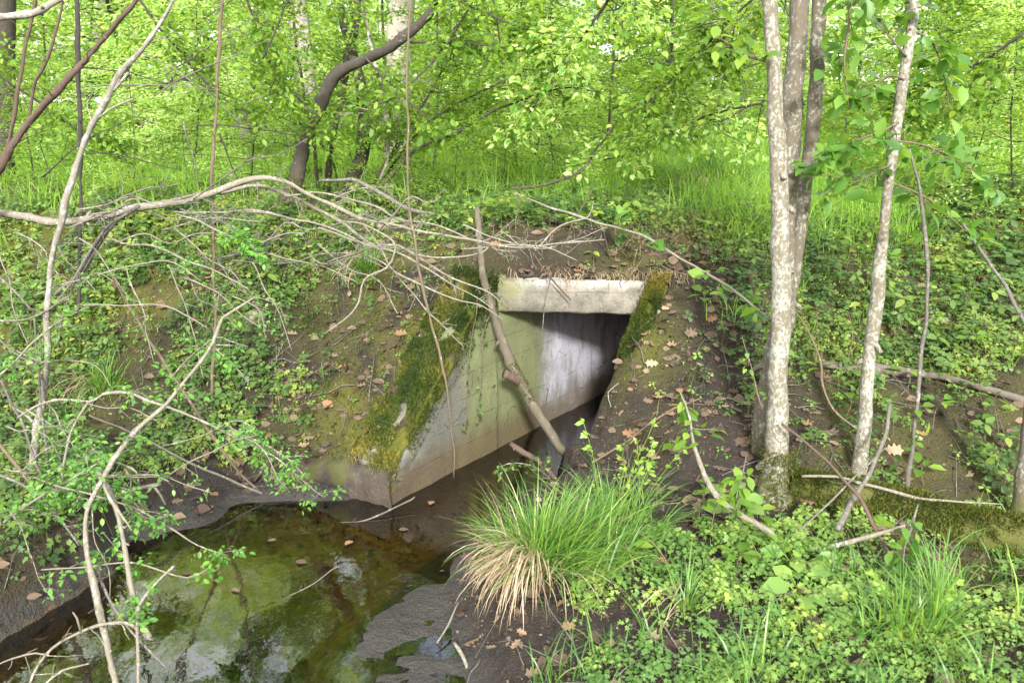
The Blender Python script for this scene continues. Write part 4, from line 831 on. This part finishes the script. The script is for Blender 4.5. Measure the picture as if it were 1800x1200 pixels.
# --- leaning dead pole in the culvert mouth
ma = MA(); t = thing('dead_pole', 'bare dead pole leaning from the bank into the culvert mouth', 'pole')
q, r = wood(ma, [(837, 362, 8), (838, 370, 12), (840, 386, 13), (844, 440, 14), (856, 510, 15), (879, 590, 17), (908, 655, 20), (935, 712, 20), (966, 757, 17), (1000, 805, 17), (1020, 832, 16)], [4.34, 4.32, 4.28, 4.2, 4.1, 4.05, 4.02, 3.99, 3.96, 3.93, 3.92], .02, .003, 12, .05); knobs(ma, q, r, 5); ma.build('stem', M['pole'], t, True)
ma = MA(); wood(ma, [(914, 672, 20), (902, 664, 18), (887, 657, 17)], [4.02, 3.99, 3.96], .008, .0, 10, .06); ma.build('branch_stub', M['bark_red'], t, True)
moss_on(*[a[int(len(q) * .56):int(len(q) * .72)] for a in (q, r)], 500, t, k=.6)
dead('short broken branch pointing out of the water beside the dead pole', [(898, 778, 10), (915, 790, 15), (940, 806, 14), (968, 832, 13), (990, 862, 12)], (3.75, 3.55), 'bark_red', (5, .10), name='broken_branch')
live('small leafy twigs over the water beside the broken branch', [(975, 850, 3), (940, 820, 4), (905, 815, 3), (875, 822, 2)], (3.55, 3.5), 'twig_grey', (8, .08), .028, 2, 1, 'herb', name='leafy_twig', cat='twig')

# --- leaning hazel and its curved neighbour on the bank
t = thing('leaning_tree', 'dark tree leaning right from a mossy stump on the left bank', 'tree')
ma = MA(); q, r = wood(ma, [(488, 425, 56), (500, 380, 40), (513, 335, 28), (527, 285, 24), (543, 236, 22), (562, 184, 21), (588, 136, 20), (626, 112, 18), (680, 86, 17), (724, 56, 16), (756, 20, 14), (790, -34, 13), (830, -120, 12), (880, -260, 8)], [5.25, 5.3, 5.35, 5.4, 5.4, 5.4, 5.35, 5.3, 5.2, 5.15, 5.1, 5.1, 5.1, 5.1], .03, .004, 12, .05); knobs(ma, q, r, 5); ma.build('trunk', M['bark_brown'], t, True); moss_on(q[:14], r[:14], 700, t)
for pts, n in [([(722, 74, 7), (790, 76, 6), (850, 78, 5), (920, 92, 4), (985, 102, 3)], 18), ([(755, 10, 6), (820, 10, 5), (890, 40, 4), (960, 60, 3)], 18), ([(640, 100, 5), (690, 150, 4), (740, 200, 3), (790, 230, 2)], 12)]:
    live('', pts, (5.2, 5.0), 'bark_brown', (n, .38), .05, 1, 2, 'leaf_mid', parent=t, partname='branch', spread=.02, flat=.3, t0=.1)
t = thing('curved_tree', 'slender dark tree with several curved stems behind the brushwood', 'tree')
for pts, Y_ in [([(610, 352, 28), (622, 310, 26), (635, 272, 24), (641, 215, 22), (633, 150, 20), (622, 100, 18), (606, 50, 12), (599, 0, 11), (596, -90, 10), (590, -260, 8)], 5.75), ([(575, 338, 14), (580, 262, 12), (597, 185, 13), (610, 110, 14), (624, 40, 14), (632, -60, 12), (640, -260, 8)], 5.95),
                ([(640, 345, 7), (690, 270, 7), (730, 205, 5), (775, 130, 4), (800, 80, 3)], 5.8), ([(655, 350, 6), (682, 262, 8), (670, 160, 8), (648, 60, 6), (630, -30, 5)], 5.6), ([(560, 330, 8), (548, 240, 7), (528, 130, 6), (515, 20, 6), (512, -60, 5)], 5.9), ([(600, 345, 5), (575, 270, 5), (500, 180, 4), (470, 90, 4), (425, 0, 3)], 6.0)]:
    ma = MA(); q, r = wood(ma, pts, Y_, .03, .004, 9, .05); knobs(ma, q, r, 2); lf, st = MA(), []; twigs(ma, q, r, 20, .55, 2, .16, .03, .25, 1, st, .35)
    o = ma.build('stem', M['bark_brown' if Y_ != 5.6 else 'bark_pale'], t, True); leaves_at(lf, st, .04, 2, 1, LEAF, .05); lf.build('foliage', M['leaf_mid'], o)['kind'] = 'stuff'
for lab, pts, Y_ in [('small-leaved spray hanging in front of the leaning tree', [(420, -80, 7), (440, 20, 6), (470, 100, 5), (520, 170, 4), (570, 215, 2)], 4.9), ('small-leaved spray crossing the thick pale trunk', [(860, -60, 7), (810, 40, 6), (750, 120, 5), (690, 170, 4), (640, 190, 2)], 5.0), ('small-leaved bough low between the curved tree and the dead pole', [(660, 340, 6), (720, 250, 6), (790, 190, 5), (870, 150, 4), (930, 120, 2)], 5.9), ('small-leaved bough at the top left among the bare stems', [(200, -80, 7), (260, 20, 6), (330, 110, 5), (400, 180, 4), (440, 200, 2)], 5.2), ('leafy bough above the brushwood at the left edge', [(-80, 60, 7), (0, 130, 6), (80, 190, 5), (160, 240, 4), (230, 260, 2)], 5.0)]:
    live(lab, pts, Y_, 'bark_brown', (8 if 'crossing' in lab else 20, .42), .042, 2, 2, 'leaf_mid', t0=.0, spread=.035, flat=.3)
live('long living branch arching right over the bank', [(655, 350, 6), (690, 305, 7), (725, 268, 7), (790, 240, 7), (850, 205, 6), (930, 170, 5), (990, 156, 4), (1055, 160, 2)], (5.4, 4.9), 'bark_brown', (16, .34), .045, 1, 2, 'leaf_mid', t0=.25, flat=.3)
dead('brown bare branch curving up from the bank above the lintel', [(900, 331, 7), (960, 324, 7), (1020, 301, 6), (1050, 260, 5), (1082, 215, 3)], (4.9, 5.0), 'bark_brown', (4, .2))
dead('brown fallen limb on the bank between stump and dead pole', [(560, 318, 7), (620, 316, 8), (660, 335, 8), (700, 358, 9), (745, 374, 9), (790, 380, 8)], (5.1, 4.75), 'twig_grey', (5, .15))
dead('thin creeper hanging straight down in front of the left wing wall', [(722, -120, 4), (720, 0, 4), (716, 150, 5), (717, 300, 5), (724, 400, 6), (738, 480, 7), (756, 555, 6), (770, 618, 7), (784, 670, 5), (792, 730, 3), (797, 800, 3), (798, 838, 2)], 3.62, 'twig_tan', (0, 0), name='hanging_creeper', cat='creeper', kn=3)
live('long white dead stem with broad leaves crossing above the lintel', [(903, 338, 4), (960, 362, 5), (1000, 375, 6), (1040, 388, 6), (1110, 407, 6), (1140, 420, 6), (1200, 456, 6), (1260, 491, 6), (1310, 526, 6), (1352, 562, 6)], (4.55, 3.4), 'twig_pale', (9, .12), .075, 1, 1, 'leaf_big', t0=.35, spread=.01)
dead('thin reddish stick standing against the lintel', [(938, 445, 3), (970, 490, 4), (1003, 528, 3)], (4.12, 4.10), 'bark_red', (0, 0), name='stick', cat='stick', kn=0)
dead('dry white root hanging over the middle of the lintel', [(968, 485, 3), (960, 520, 2), (955, 550, 2), (953, 585, 2)], 4.12, 'twig_grey', (2, .05), name='root', cat='root', kn=0)
dead('tangle of pale roots hanging over the right end of the lintel', [(1135, 448, 4), (1120, 470, 3), (1100, 492, 3)], 4.1, 'twig_tan', (7, .10), name='root', cat='root', kn=0, more=[([(1140, 450, 3), (1138, 480, 3), (1128, 505, 2)], 4.1, (5, .08)), ([(1150, 455, 3), (1175, 475, 3), (1220, 485, 2)], 4.08, (4, .08))])
def ivy(label, pts, Y_):
    t = thing('ivy_strand', label, 'ivy'); ma, lf = MA(), MA(); q, r = wood(ma, pts, Y_, .02, .004, 5); ma.build('stem', M['twig_tan'], t, True); k = rng.integers(2, len(q), 26); n = len(k)
    inst(lf, LOBE, q[k] + jit(n, .008), frames(np.array([0, 0, -1]) + jit(n, .6), np.array([.5, -.8, .3]) + jit(n, .35)), rng.uniform(.014, .03, n), rng.random(n) * .5); lf.build('foliage', M['herb'], t)['kind'] = 'stuff'
ivy('longer ivy strand trailing down the left wing wall', [(838, 520, 2), (830, 600, 2), (820, 680, 2), (818, 760, 2)], [3.98, 3.95, 3.90, 3.86]); ivy('short ivy strand near the lintel corner of the wing wall', [(868, 540, 2), (850, 590, 2), (846, 650, 2), (842, 745, 2)], [4.05, 4.02, 3.99, 3.95])

# --- brushwood: long dead branches swept over the left bank
B = 'brushwood lying across the left bank'
dead('longest dead branch of the brushwood, from the left edge to above the lintel', [(-80, 362, 14), (0, 373, 15), (60, 386, 17), (105, 390, 15), (180, 380, 16), (240, 366, 14), (330, 352, 12), (400, 330, 12), (450, 313, 11), (500, 318, 10), (545, 342, 9), (600, 370, 9), (640, 385, 8), (700, 396, 7), (760, 412, 6), (830, 421, 5), (900, 434, 5), (960, 432, 4), (1062, 420, 2)], (3.9, 3.6), 'twig_pale', (34, .16), 2, group=B, kn=10, flat=.8)
dead('second thick brushwood branch, running just under the longest one', [(280, 356, 7), (340, 345, 9), (400, 335, 9), (455, 326, 9), (520, 350, 8), (600, 389, 8), (628, 411, 8), (660, 431, 7), (705, 436, 6), (760, 468, 5), (800, 490, 4), (850, 510, 4), (888, 540, 2)], (3.95, 3.72), 'twig_pale', (26, .14), 2, group=B, kn=6)
dead('straight thin horizontal branch in the middle of the brushwood', [(300, 372, 5), (380, 373, 6), (455, 372, 6), (520, 385, 6), (580, 400, 5), (640, 430, 4), (672, 438, 3)], (3.85, 3.7), 'twig_pale', (16, .14), 2, group=B)
dead('hooked dead twig curling down to the left in front of the moss', [(600, 388, 5), (640, 395, 5), (690, 425, 5), (692, 447, 5), (680, 470, 5), (641, 491, 5), (630, 530, 5), (610, 556, 4), (574, 586, 3)], (3.65, 3.5), 'twig_pale', (5, .06), group=B)
dead('drooping brushwood twig that ends at the left end of the lintel', [(640, 395, 5), (672, 440, 5), (692, 475, 5), (740, 500, 5), (770, 515, 4), (810, 530, 4), (850, 538, 3), (885, 562, 2)], (3.72, 3.6), 'twig_pale', (9, .08), group=B)
dead('upper fine brushwood twig reaching right across the dead pole', [(500, 345, 5), (560, 340, 5), (625, 352, 5), (660, 362, 5), (700, 385, 4), (780, 400, 4), (880, 440, 4), (960, 432, 3), (1010, 420, 2), (1065, 400, 2)], (3.8, 3.62), 'twig_pale', (22, .11), 2, group=B)
dead('low fine brushwood twig ending on the soil beside the dead pole', [(560, 400, 5), (620, 420, 5), (680, 440, 5), (720, 455, 5), (780, 490, 4), (825, 515, 3), (866, 545, 2)], (3.74, 3.66), 'twig_pale', (16, .12), 2, group=B)
dead('brushwood twig rising right towards the bare soil', [(700, 430, 4), (740, 448, 5), (790, 452, 4), (850, 446, 4), (860, 436, 3)], (3.7, 3.66), 'twig_pale', (9, .09), 2, group=B)
dead('dead twig with fine thorns crossing over the lintel soil', [(810, 438, 5), (870, 432, 5), (920, 430, 5), (960, 438, 4), (1000, 425, 4), (1062, 422, 2)], (3.7, 3.62), 'twig_pale', (18, .07), 1, group=B)
dead('dead twig forking up to a pale tip above the lintel', [(940, 440, 3), (970, 410, 4), (1000, 392, 4), (1035, 380, 3), (1042, 355, 2)], (4.1, 4.2), 'twig_pale', (3, .06), group=B)
dead('bundle of bent grey brushwood branches drooping at the left', [(245, 362, 9), (210, 385, 10), (180, 420, 9), (150, 470, 8), (95, 520, 7)], (3.55, 3.45), 'twig_grey', (12, .16), 2, group=B, more=[([(225, 375, 6), (195, 392, 7), (165, 430, 7), (140, 475, 6), (105, 525, 4)], (3.5, 3.4), (8, .14)), ([(200, 395, 6), (165, 440, 6), (130, 500, 5), (108, 560, 4), (105, 600, 3)], (3.5, 3.4), (8, .12)), ([(230, 360, 5), (170, 380, 6), (120, 400, 5)], (3.55, 3.5), (5, .14))], flat=1.2, droop=.06)
live('long thin brushwood branch with small leaves at its tip, below the others', [(180, 413, 4), (225, 428, 5), (275, 434, 5), (330, 460, 5), (385, 478, 4), (440, 510, 3)], (3.5, 3.3), 'twig_pale', (9, .08), .022, 2, 1, t0=.5)
live('thin brushwood branch tipped with a yellow-green leaf cluster', [(310, 376, 4), (350, 388, 5), (400, 413, 5), (440, 432, 4), (455, 452, 4), (462, 468, 2)], (3.5, 3.3), 'twig_pale', (11, .10), .026, 2, 2, t0=.55)
dead('straight horizontal white twig in front of the left bank', [(138, 537, 4), (200, 537, 4), (280, 535, 4), (335, 558, 3), (368, 580, 2)], 3.3, 'twig_pale', (5, .07), group=B)
for k in range(26):
    u, v = rng.uniform(0, 840), rng.uniform(340, 470); a = rng.normal(.25, .5); l = rng.uniform(90, 240); y_ = rng.uniform(3.4, 3.9); pts = [(u + l * s * cos(a) + rng.normal(0, 5), v + l * s * sin(a) + rng.normal(0, 5) - 22 * s * (1 - s) * 4 * rng.random(), 4.5 - 2.5 * s) for s in (0, .25, .5, .75, 1)]
    dead('fine bare grey twig tangled in the brushwood', pts, (y_, y_ - .15), 'twig_pale' if k % 2 else 'twig_grey', (9, .13), 2, group='fine twigs tangled in the brushwood', name='dead_twig', cat='twig', kn=0)

# --- stems at the left
dead('tall pale stem curving up through the left of the photo', [(50, 870, 18), (58, 800, 17), (66, 752, 15), (76, 700, 13), (82, 640, 13), (83, 560, 12), (92, 450, 12), (110, 380, 13), (140, 275, 13), (165, 212, 13), (186, 176, 12), (215, 128, 11), (250, 85, 11), (290, 28, 9), (312, -30, 8), (350, -200, 6)], (3.3, 3.0), 'bark_pale', (9, .22), 1, 'bare_sapling', 'stem', more=[([(212, 132, 5), (200, 160, 4), (225, 130, 6)], (3.1, 3.05), (0, 0)), ([(165, 215, 5), (195, 190, 5), (235, 172, 3)], (3.12, 3.1), (2, .1)), ([(66, 752, 8), (45, 730, 8), (25, 718, 6)], (3.3, 3.25), (2, .1))])
dead('dark red-brown limb slanting from the left edge to the top', [(-40, 355, 18), (0, 292, 16), (30, 240, 15), (75, 190, 13), (140, 114, 12), (200, 50, 10), (250, -15, 9), (330, -120, 7)], (3.7, 3.5), 'bark_red', (9, .3), 2, more=[([(50, 212, 7), (62, 150, 8), (82, 108, 7), (110, 0, 6), (120, -60, 5)], (3.65, 3.6), (4, .2)), ([(8, 282, 9), (25, 200, 9), (42, 100, 8), (60, 10, 8), (68, -60, 7)], (3.7, 3.7), (4, .2))])
dead('thin dark straight pole standing behind the tall pale stem', [(132, 660, 9), (136, 560, 9), (140, 460, 8), (142, 330, 8), (140, 200, 9), (136, 60, 10), (134, -80, 9)], 4.45, 'bark_dark', (7, .25), 2, 'bare_sapling', 'stem')
dead('thin tan upright sapling stem left of the brushwood fork', [(370, 728, 9), (374, 660, 8), (378, 580, 8), (376, 450, 7), (373, 330, 7), (379, 200, 7), (387, 60, 8), (390, -80, 8)], (4.0, 3.95), 'twig_tan', (6, .22), 1, 'bare_sapling', 'stem')
dead('straight tan rod slanting down to the mud at left', [(185, 462, 5), (228, 540, 7), (290, 640, 7), (330, 700, 7), (378, 772, 8), (420, 830, 7), (463, 870, 6)], (3.42, 3.62), 'twig_tan', (4, .1), 1, 'rod', 'stick')
dead('thin dark stick along the foot of the left bank', [(155, 728, 4), (250, 770, 5), (340, 815, 6), (400, 842, 7), (462, 868, 7)], (3.5, 3.58), 'twig_grey', (3, .1), 1, 'stick', 'stick')
live('tall crooked stem rising from the stream at bottom left', [(208, 1240, 17), (198, 1160, 17), (178, 1090, 16), (162, 1020, 15), (150, 955, 14), (155, 900, 13), (182, 840, 13), (235, 760, 11), (300, 700, 10), (350, 640, 9), (375, 602, 8), (390, 560, 7), (412, 545, 6), (447, 520, 4)], (2.25, 2.75), 'twig_pale', (7, .12), .024, 2, 2, t0=.45, name='crooked_sapling', cat='stem', kn=8, more=[([(378, 606, 4), (410, 607, 2)], (2.7, 2.68), (0, 0)), ([(380, 610, 3), (410, 640, 3), (432, 672, 2)], (2.7, 2.68), (3, .05))])
live('broken forked stem with torn pink wood beside the crooked stem', [(172, 826, 12), (190, 862, 13), (212, 925, 14), (222, 985, 14), (234, 1040, 14), (250, 1090, 14), (264, 1120, 14)], (2.55, 2.3), 'twig_pale', (8, .14), .026, 2, 2, t0=.1, name='broken_sapling', cat='stem', kn=6, more=[([(243, 1065, 9), (240, 1120, 9), (245, 1190, 9), (246, 1240, 8)], (2.3, 2.2), (0, 0)), ([(232, 1085, 6), (262, 1040, 7), (306, 996, 7)], (2.3, 2.35), (2, .08)), ([(182, 850, 8), (205, 892, 9), (232, 932, 4)], (2.5, 2.44), (0, 0))])
dead('low bent branch over the water in the bottom left corner', [(40, 1240, 7), (60, 1185, 8), (95, 1140, 8), (140, 1112, 8), (190, 1095, 9), (226, 1093, 9), (258, 1118, 11), (270, 1124, 6)], (2.15, 2.32), 'twig_pale', (9, .12), 1, more=[([(-20, 1180, 4), (20, 1158, 5), (60, 1146, 5), (85, 1150, 5)], (2.2, 2.2), (3, .08)), ([(75, 1205, 5), (110, 1178, 6), (160, 1165, 4)], (2.15, 2.2), (2, .06)), ([(142, 1110, 6), (135, 1085, 6), (128, 1075, 4)], (2.2, 2.2), (0, 0))])
dead('bare twig sloping into the stream between the two broken stems', [(168, 998, 7), (188, 1045, 8), (212, 1086, 8), (245, 1120, 8), (290, 1170, 6)], (2.45, 2.25), 'twig_grey', (5, .1), name='stick', cat='stick')
dead('pale forked broken branch on the mud at left', [(203, 866, 10), (240, 857, 11), (279, 851, 9)], (2.75, 2.8), 'twig_pale', (0, 0), 1, 'broken_branch', more=[([(270, 853, 7), (282, 870, 6), (291, 886, 5)], (2.8, 2.8), (0, 0)), ([(246, 856, 6), (240, 828, 6), (205, 813, 5)], (2.78, 2.8), (0, 0))])
Lf = dict(leafm='leaf_haw', name='hawthorn_branch', cat='branch')
live('arching hawthorn branch with leaves, reaching right over the mud', [(30, 735, 6), (80, 706, 7), (110, 700, 7), (160, 706, 7), (182, 692, 7), (225, 691, 8), (262, 706, 7), (330, 727, 6), (372, 746, 6), (420, 772, 5), (480, 802, 4), (530, 842, 3), (572, 874, 2)], (2.95, 2.9), 'twig_pale', (16, .14), .022, 1, 2, t0=.3, **Lf)
live('hawthorn branch bending down from the arching one', [(156, 707, 6), (140, 735, 6), (122, 770, 6), (110, 825, 6), (100, 880, 5)], (2.9, 2.75), 'twig_pale', (9, .15), .023, 1, 2, t0=.2, **Lf)
live('leafy hawthorn branch stretching over the silt at left', [(60, 840, 4), (100, 852, 5), (160, 868, 5), (230, 890, 4), (300, 930, 4), (350, 957, 3), (402, 976, 2)], (2.6, 2.6), 'twig_pale', (15, .15), .024, 1, 2, t0=.05, **Lf)
live('low hawthorn branch over the water with few leaves', [(70, 1000, 4), (150, 997, 5), (210, 990, 5), (240, 990, 5), (290, 1002, 4), (330, 1012, 3), (362, 1000, 2)], (2.45, 2.5), 'twig_pale', (12, .09), .026, 2, 1, t0=.1, **Lf)
live('dense hawthorn branch at the left edge above the cut bank', [(-40, 960, 6), (10, 915, 6), (60, 880, 6), (110, 850, 5), (170, 815, 4), (215, 795, 2)], (2.55, 2.7), 'twig_pale', (16, .18), .024, 1, 2, t0=.05, **Lf)
live('upper hawthorn branch at the left edge with bright leaves', [(-40, 700, 6), (20, 640, 5), (60, 600, 5), (110, 560, 4), (150, 540, 3)], (2.9, 3.0), 'twig_pale', (14, .17), .022, 1, 2, t0=.1, **Lf)
live('hawthorn spray just left of the toe block', [(395, 745, 4), (440, 770, 4), (500, 800, 3), (540, 840, 2)], (2.95, 2.9), 'twig_pale', (14, .10), .022, 1, 2, t0=.1, **Lf)
for lab, pts, Y_ in [('grey stem of the shrub at the left edge, leaning right', [(0, 665, 7), (22, 715, 8), (40, 745, 8), (58, 800, 8), (88, 860, 8)], 3.1), ('orange-brown stem of the shrub at the left edge', [(-30, 760, 9), (0, 782, 10), (30, 815, 11), (50, 850, 11)], 3.0), ('thin stem of the shrub beside the tall pale stem', [(62, 560, 4), (65, 640, 5), (70, 700, 5), (80, 760, 6), (85, 840, 7)], 3.2), ('long thin grey twig across the left edge', [(-20, 580, 4), (25, 620, 5), (70, 650, 5), (78, 720, 4)], 3.1),
                     ('bare twig sloping right low at the left edge', [(-10, 480, 5), (25, 510, 5), (58, 548, 5)], 3.2), ('curving twig under the drooping brushwood bundle', [(-20, 565, 5), (40, 562, 5), (80, 545, 5), (120, 520, 4)], 3.2), ('slanting grey stem above the cut bank at left', [(-10, 830, 8), (40, 850, 8), (95, 900, 7), (140, 960, 6)], 2.7)]:
    dead(lab, pts, Y_, 'twig_tan' if 'orange' in lab else 'twig_grey', (6, .15), 2, 'shrub_shoot', 'stem')
for k in range(26):
    u, v = rng.uniform(-20, 430), rng.uniform(420, 900); a = rng.normal(.35, .7); l = rng.uniform(90, 230); y_ = float(np.clip(3.45 - (v - 420) / 480 * .8, 2.6, 3.5)); pts = [(u + l * s * cos(a) + rng.normal(0, 5), v + l * s * sin(a) + rng.normal(0, 5) - 30 * s * (1 - s) * 4 * rng.random(), 4.2 - 2.4 * s) for s in (0, .25, .5, .75, 1)]
    live('fine pale twig with a few small leaves over the left bank', pts, (y_, y_ - .1), 'twig_pale', (8, .11), .02, 1, 1, name='leafy_twig', cat='twig', group='fine leafy twigs over the left bank', t0=.15, kn=0)
dead('thick pale branch entering at the top left corner', [(-60, 50, 14), (0, 32, 15), (60, 20, 14), (115, -8, 12), (170, -50, 10)], 2.7, 'bark_pale', (2, .1))
for k in range(14):
    u, v = rng.uniform(0, 520), rng.uniform(60, 330); a = rng.normal(-.2, .7); l = rng.uniform(120, 300); y_ = rng.uniform(3.8, 6); pts = [(u + l * s * cos(a) + rng.normal(0, 6), v + l * s * sin(a) - 30 * s * (1 - s), 4 - 2.4 * s) for s in (0, .3, .6, 1)]
    dead('fine bare twig among the saplings at upper left', pts, y_, 'twig_grey' if k % 2 else 'bark_dark', (7, .2), 2, group='fine twigs at upper left', name='dead_twig', cat='twig', kn=0)

# --- sticks in and by the stream
dead('curved stick lying in the shallow water below the toe block', [(598, 918, 4), (640, 914, 5), (690, 894, 5), (722, 880, 5), (729, 874, 4)], [3.34, 3.36, 3.43, 3.49, 3.5], 'twig_grey', (2, .05), name='stick', cat='stick')
dead('thin twig poking out of the stream in mid water', [(508, 1046, 3), (560, 1020, 3), (585, 1000, 3), (600, 992, 3)], (2.75, 2.85), 'twig_grey', (2, .05), name='stick', cat='stick')
dead('pale peeled stick at the bottom edge beside the silt', [(800, 1128, 9), (815, 1155, 11), (828, 1190, 11), (834, 1240, 11)], (2.42, 2.22), 'twig_pale', (1, .04), name='stick', cat='stick')
dead('thin pale stick leaning on the thatch of the big tussock', [(767, 1130, 4), (788, 1098, 5), (808, 1056, 5)], (2.45, 2.62), 'twig_pale', (1, .04), name='stick', cat='stick')
dead('thin forked twig in front of the big tussock', [(905, 1170, 3), (945, 1130, 4), (985, 1085, 4), (1015, 1060, 3)], (2.3, 2.5), 'twig_grey', (3, .08), name='stick', cat='stick')
dead('straight stick lying on the soil right of the culvert', [(1040, 812, 5), (1110, 770, 6), (1180, 720, 5), (1230, 700, 3)], [float(G(u, v)[1]) - .02 for u, v in [(1060, 812), (1110, 770), (1180, 720), (1230, 700)]], 'twig_tan', (5, .1), name='stick', cat='stick')
dead('thin white root curling over the right wing wall', [(1060, 760, 3), (1075, 715, 3), (1070, 690, 3), (1110, 655, 3), (1170, 600, 3)], [3.75, 3.72, 3.74, 3.82, 3.9], 'twig_pale', (5, .07), name='root', cat='root')
# ------------------------------------------------------------------ light, sky, camera
SUN_AZ, SUN_EL = 3.0, 27.0                     # over the photographer's right shoulder
w = bpy.data.worlds.new('World'); S.world = w; w.use_nodes = True
t = w.node_tree; t.nodes.clear(); sk = t.nodes.new('ShaderNodeTexSky'); sk.sky_type = 'NISHITA'; sk.sun_disc = False
sk.sun_elevation = R_(SUN_EL); sk.sun_rotation = R_(180 - SUN_AZ); sk.air_density = 1.0; sk.dust_density = 5.0; sk.ozone_density = 1.0
bg = t.nodes.new('ShaderNodeBackground'); bg.inputs[1].default_value = .13; o = t.nodes.new('ShaderNodeOutputWorld')
tc = t.nodes.new('ShaderNodeTexCoord'); mp = t.nodes.new('ShaderNodeMapping'); mp.inputs['Scale'].default_value = (1, 1, 2.2); nz = t.nodes.new('ShaderNodeTexNoise'); nz.inputs['Scale'].default_value = 2.6; nz.inputs['Detail'].default_value = 6
cr = t.nodes.new('ShaderNodeMapRange'); cr.inputs[1].default_value = .34; cr.inputs[2].default_value = .56; mx = t.nodes.new('ShaderNodeMix'); mx.data_type = 'RGBA'; mx.inputs[7].default_value = (9.0, 9.1, 9.3, 1)   # thin bright cloud over most of the sky
t.links.new(tc.outputs['Generated'], mp.inputs[0]); t.links.new(mp.outputs[0], nz.inputs['Vector']); t.links.new(nz.outputs['Fac'], cr.inputs[0]); t.links.new(cr.outputs[0], mx.inputs[0]); t.links.new(sk.outputs[0], mx.inputs[6]); t.links.new(mx.outputs[2], bg.inputs[0]); t.links.new(bg.outputs[0], o.inputs[0])
sd = bpy.data.lights.new('sun', 'SUN'); sd.energy = 3.1; sd.angle = R_(6); sd.color = (1, .97, .92)
so = bpy.data.objects.new('sun', sd); COL.objects.link(so)
from mathutils import Vector
sv = Vector((sin(R_(SUN_AZ)) * cos(R_(SUN_EL)), -cos(R_(SUN_AZ)) * cos(R_(SUN_EL)), sin(R_(SUN_EL))))
so.rotation_euler = sv.to_track_quat('Z', 'Y').to_euler(); so.location = sv * 20
cd = bpy.data.cameras.new('camera'); cd.sensor_width = 36; cd.lens = 36 * F / 1800; cd.clip_start = .05; cd.clip_end = 400
cd.dof.use_dof = True; cd.dof.focus_distance = 3.9; cd.dof.aperture_fstop = 4.5
co = bpy.data.objects.new('camera', cd); COL.objects.link(co); co.location = (0, 0, HC); co.rotation_euler = (R_(90) - PITCH, 0, 0); S.camera = co
S.view_settings.view_transform = 'Standard'; S.view_settings.look = 'None'; S.view_settings.exposure = 1.82; S.view_settings.gamma = 1
c = S.cycles; c.max_bounces = 7; c.diffuse_bounces = 3; c.glossy_bounces = 3; c.transmission_bounces = 4; c.transparent_max_bounces = 8
c.caustics_reflective = False; c.caustics_refractive = False; c.use_denoising = True
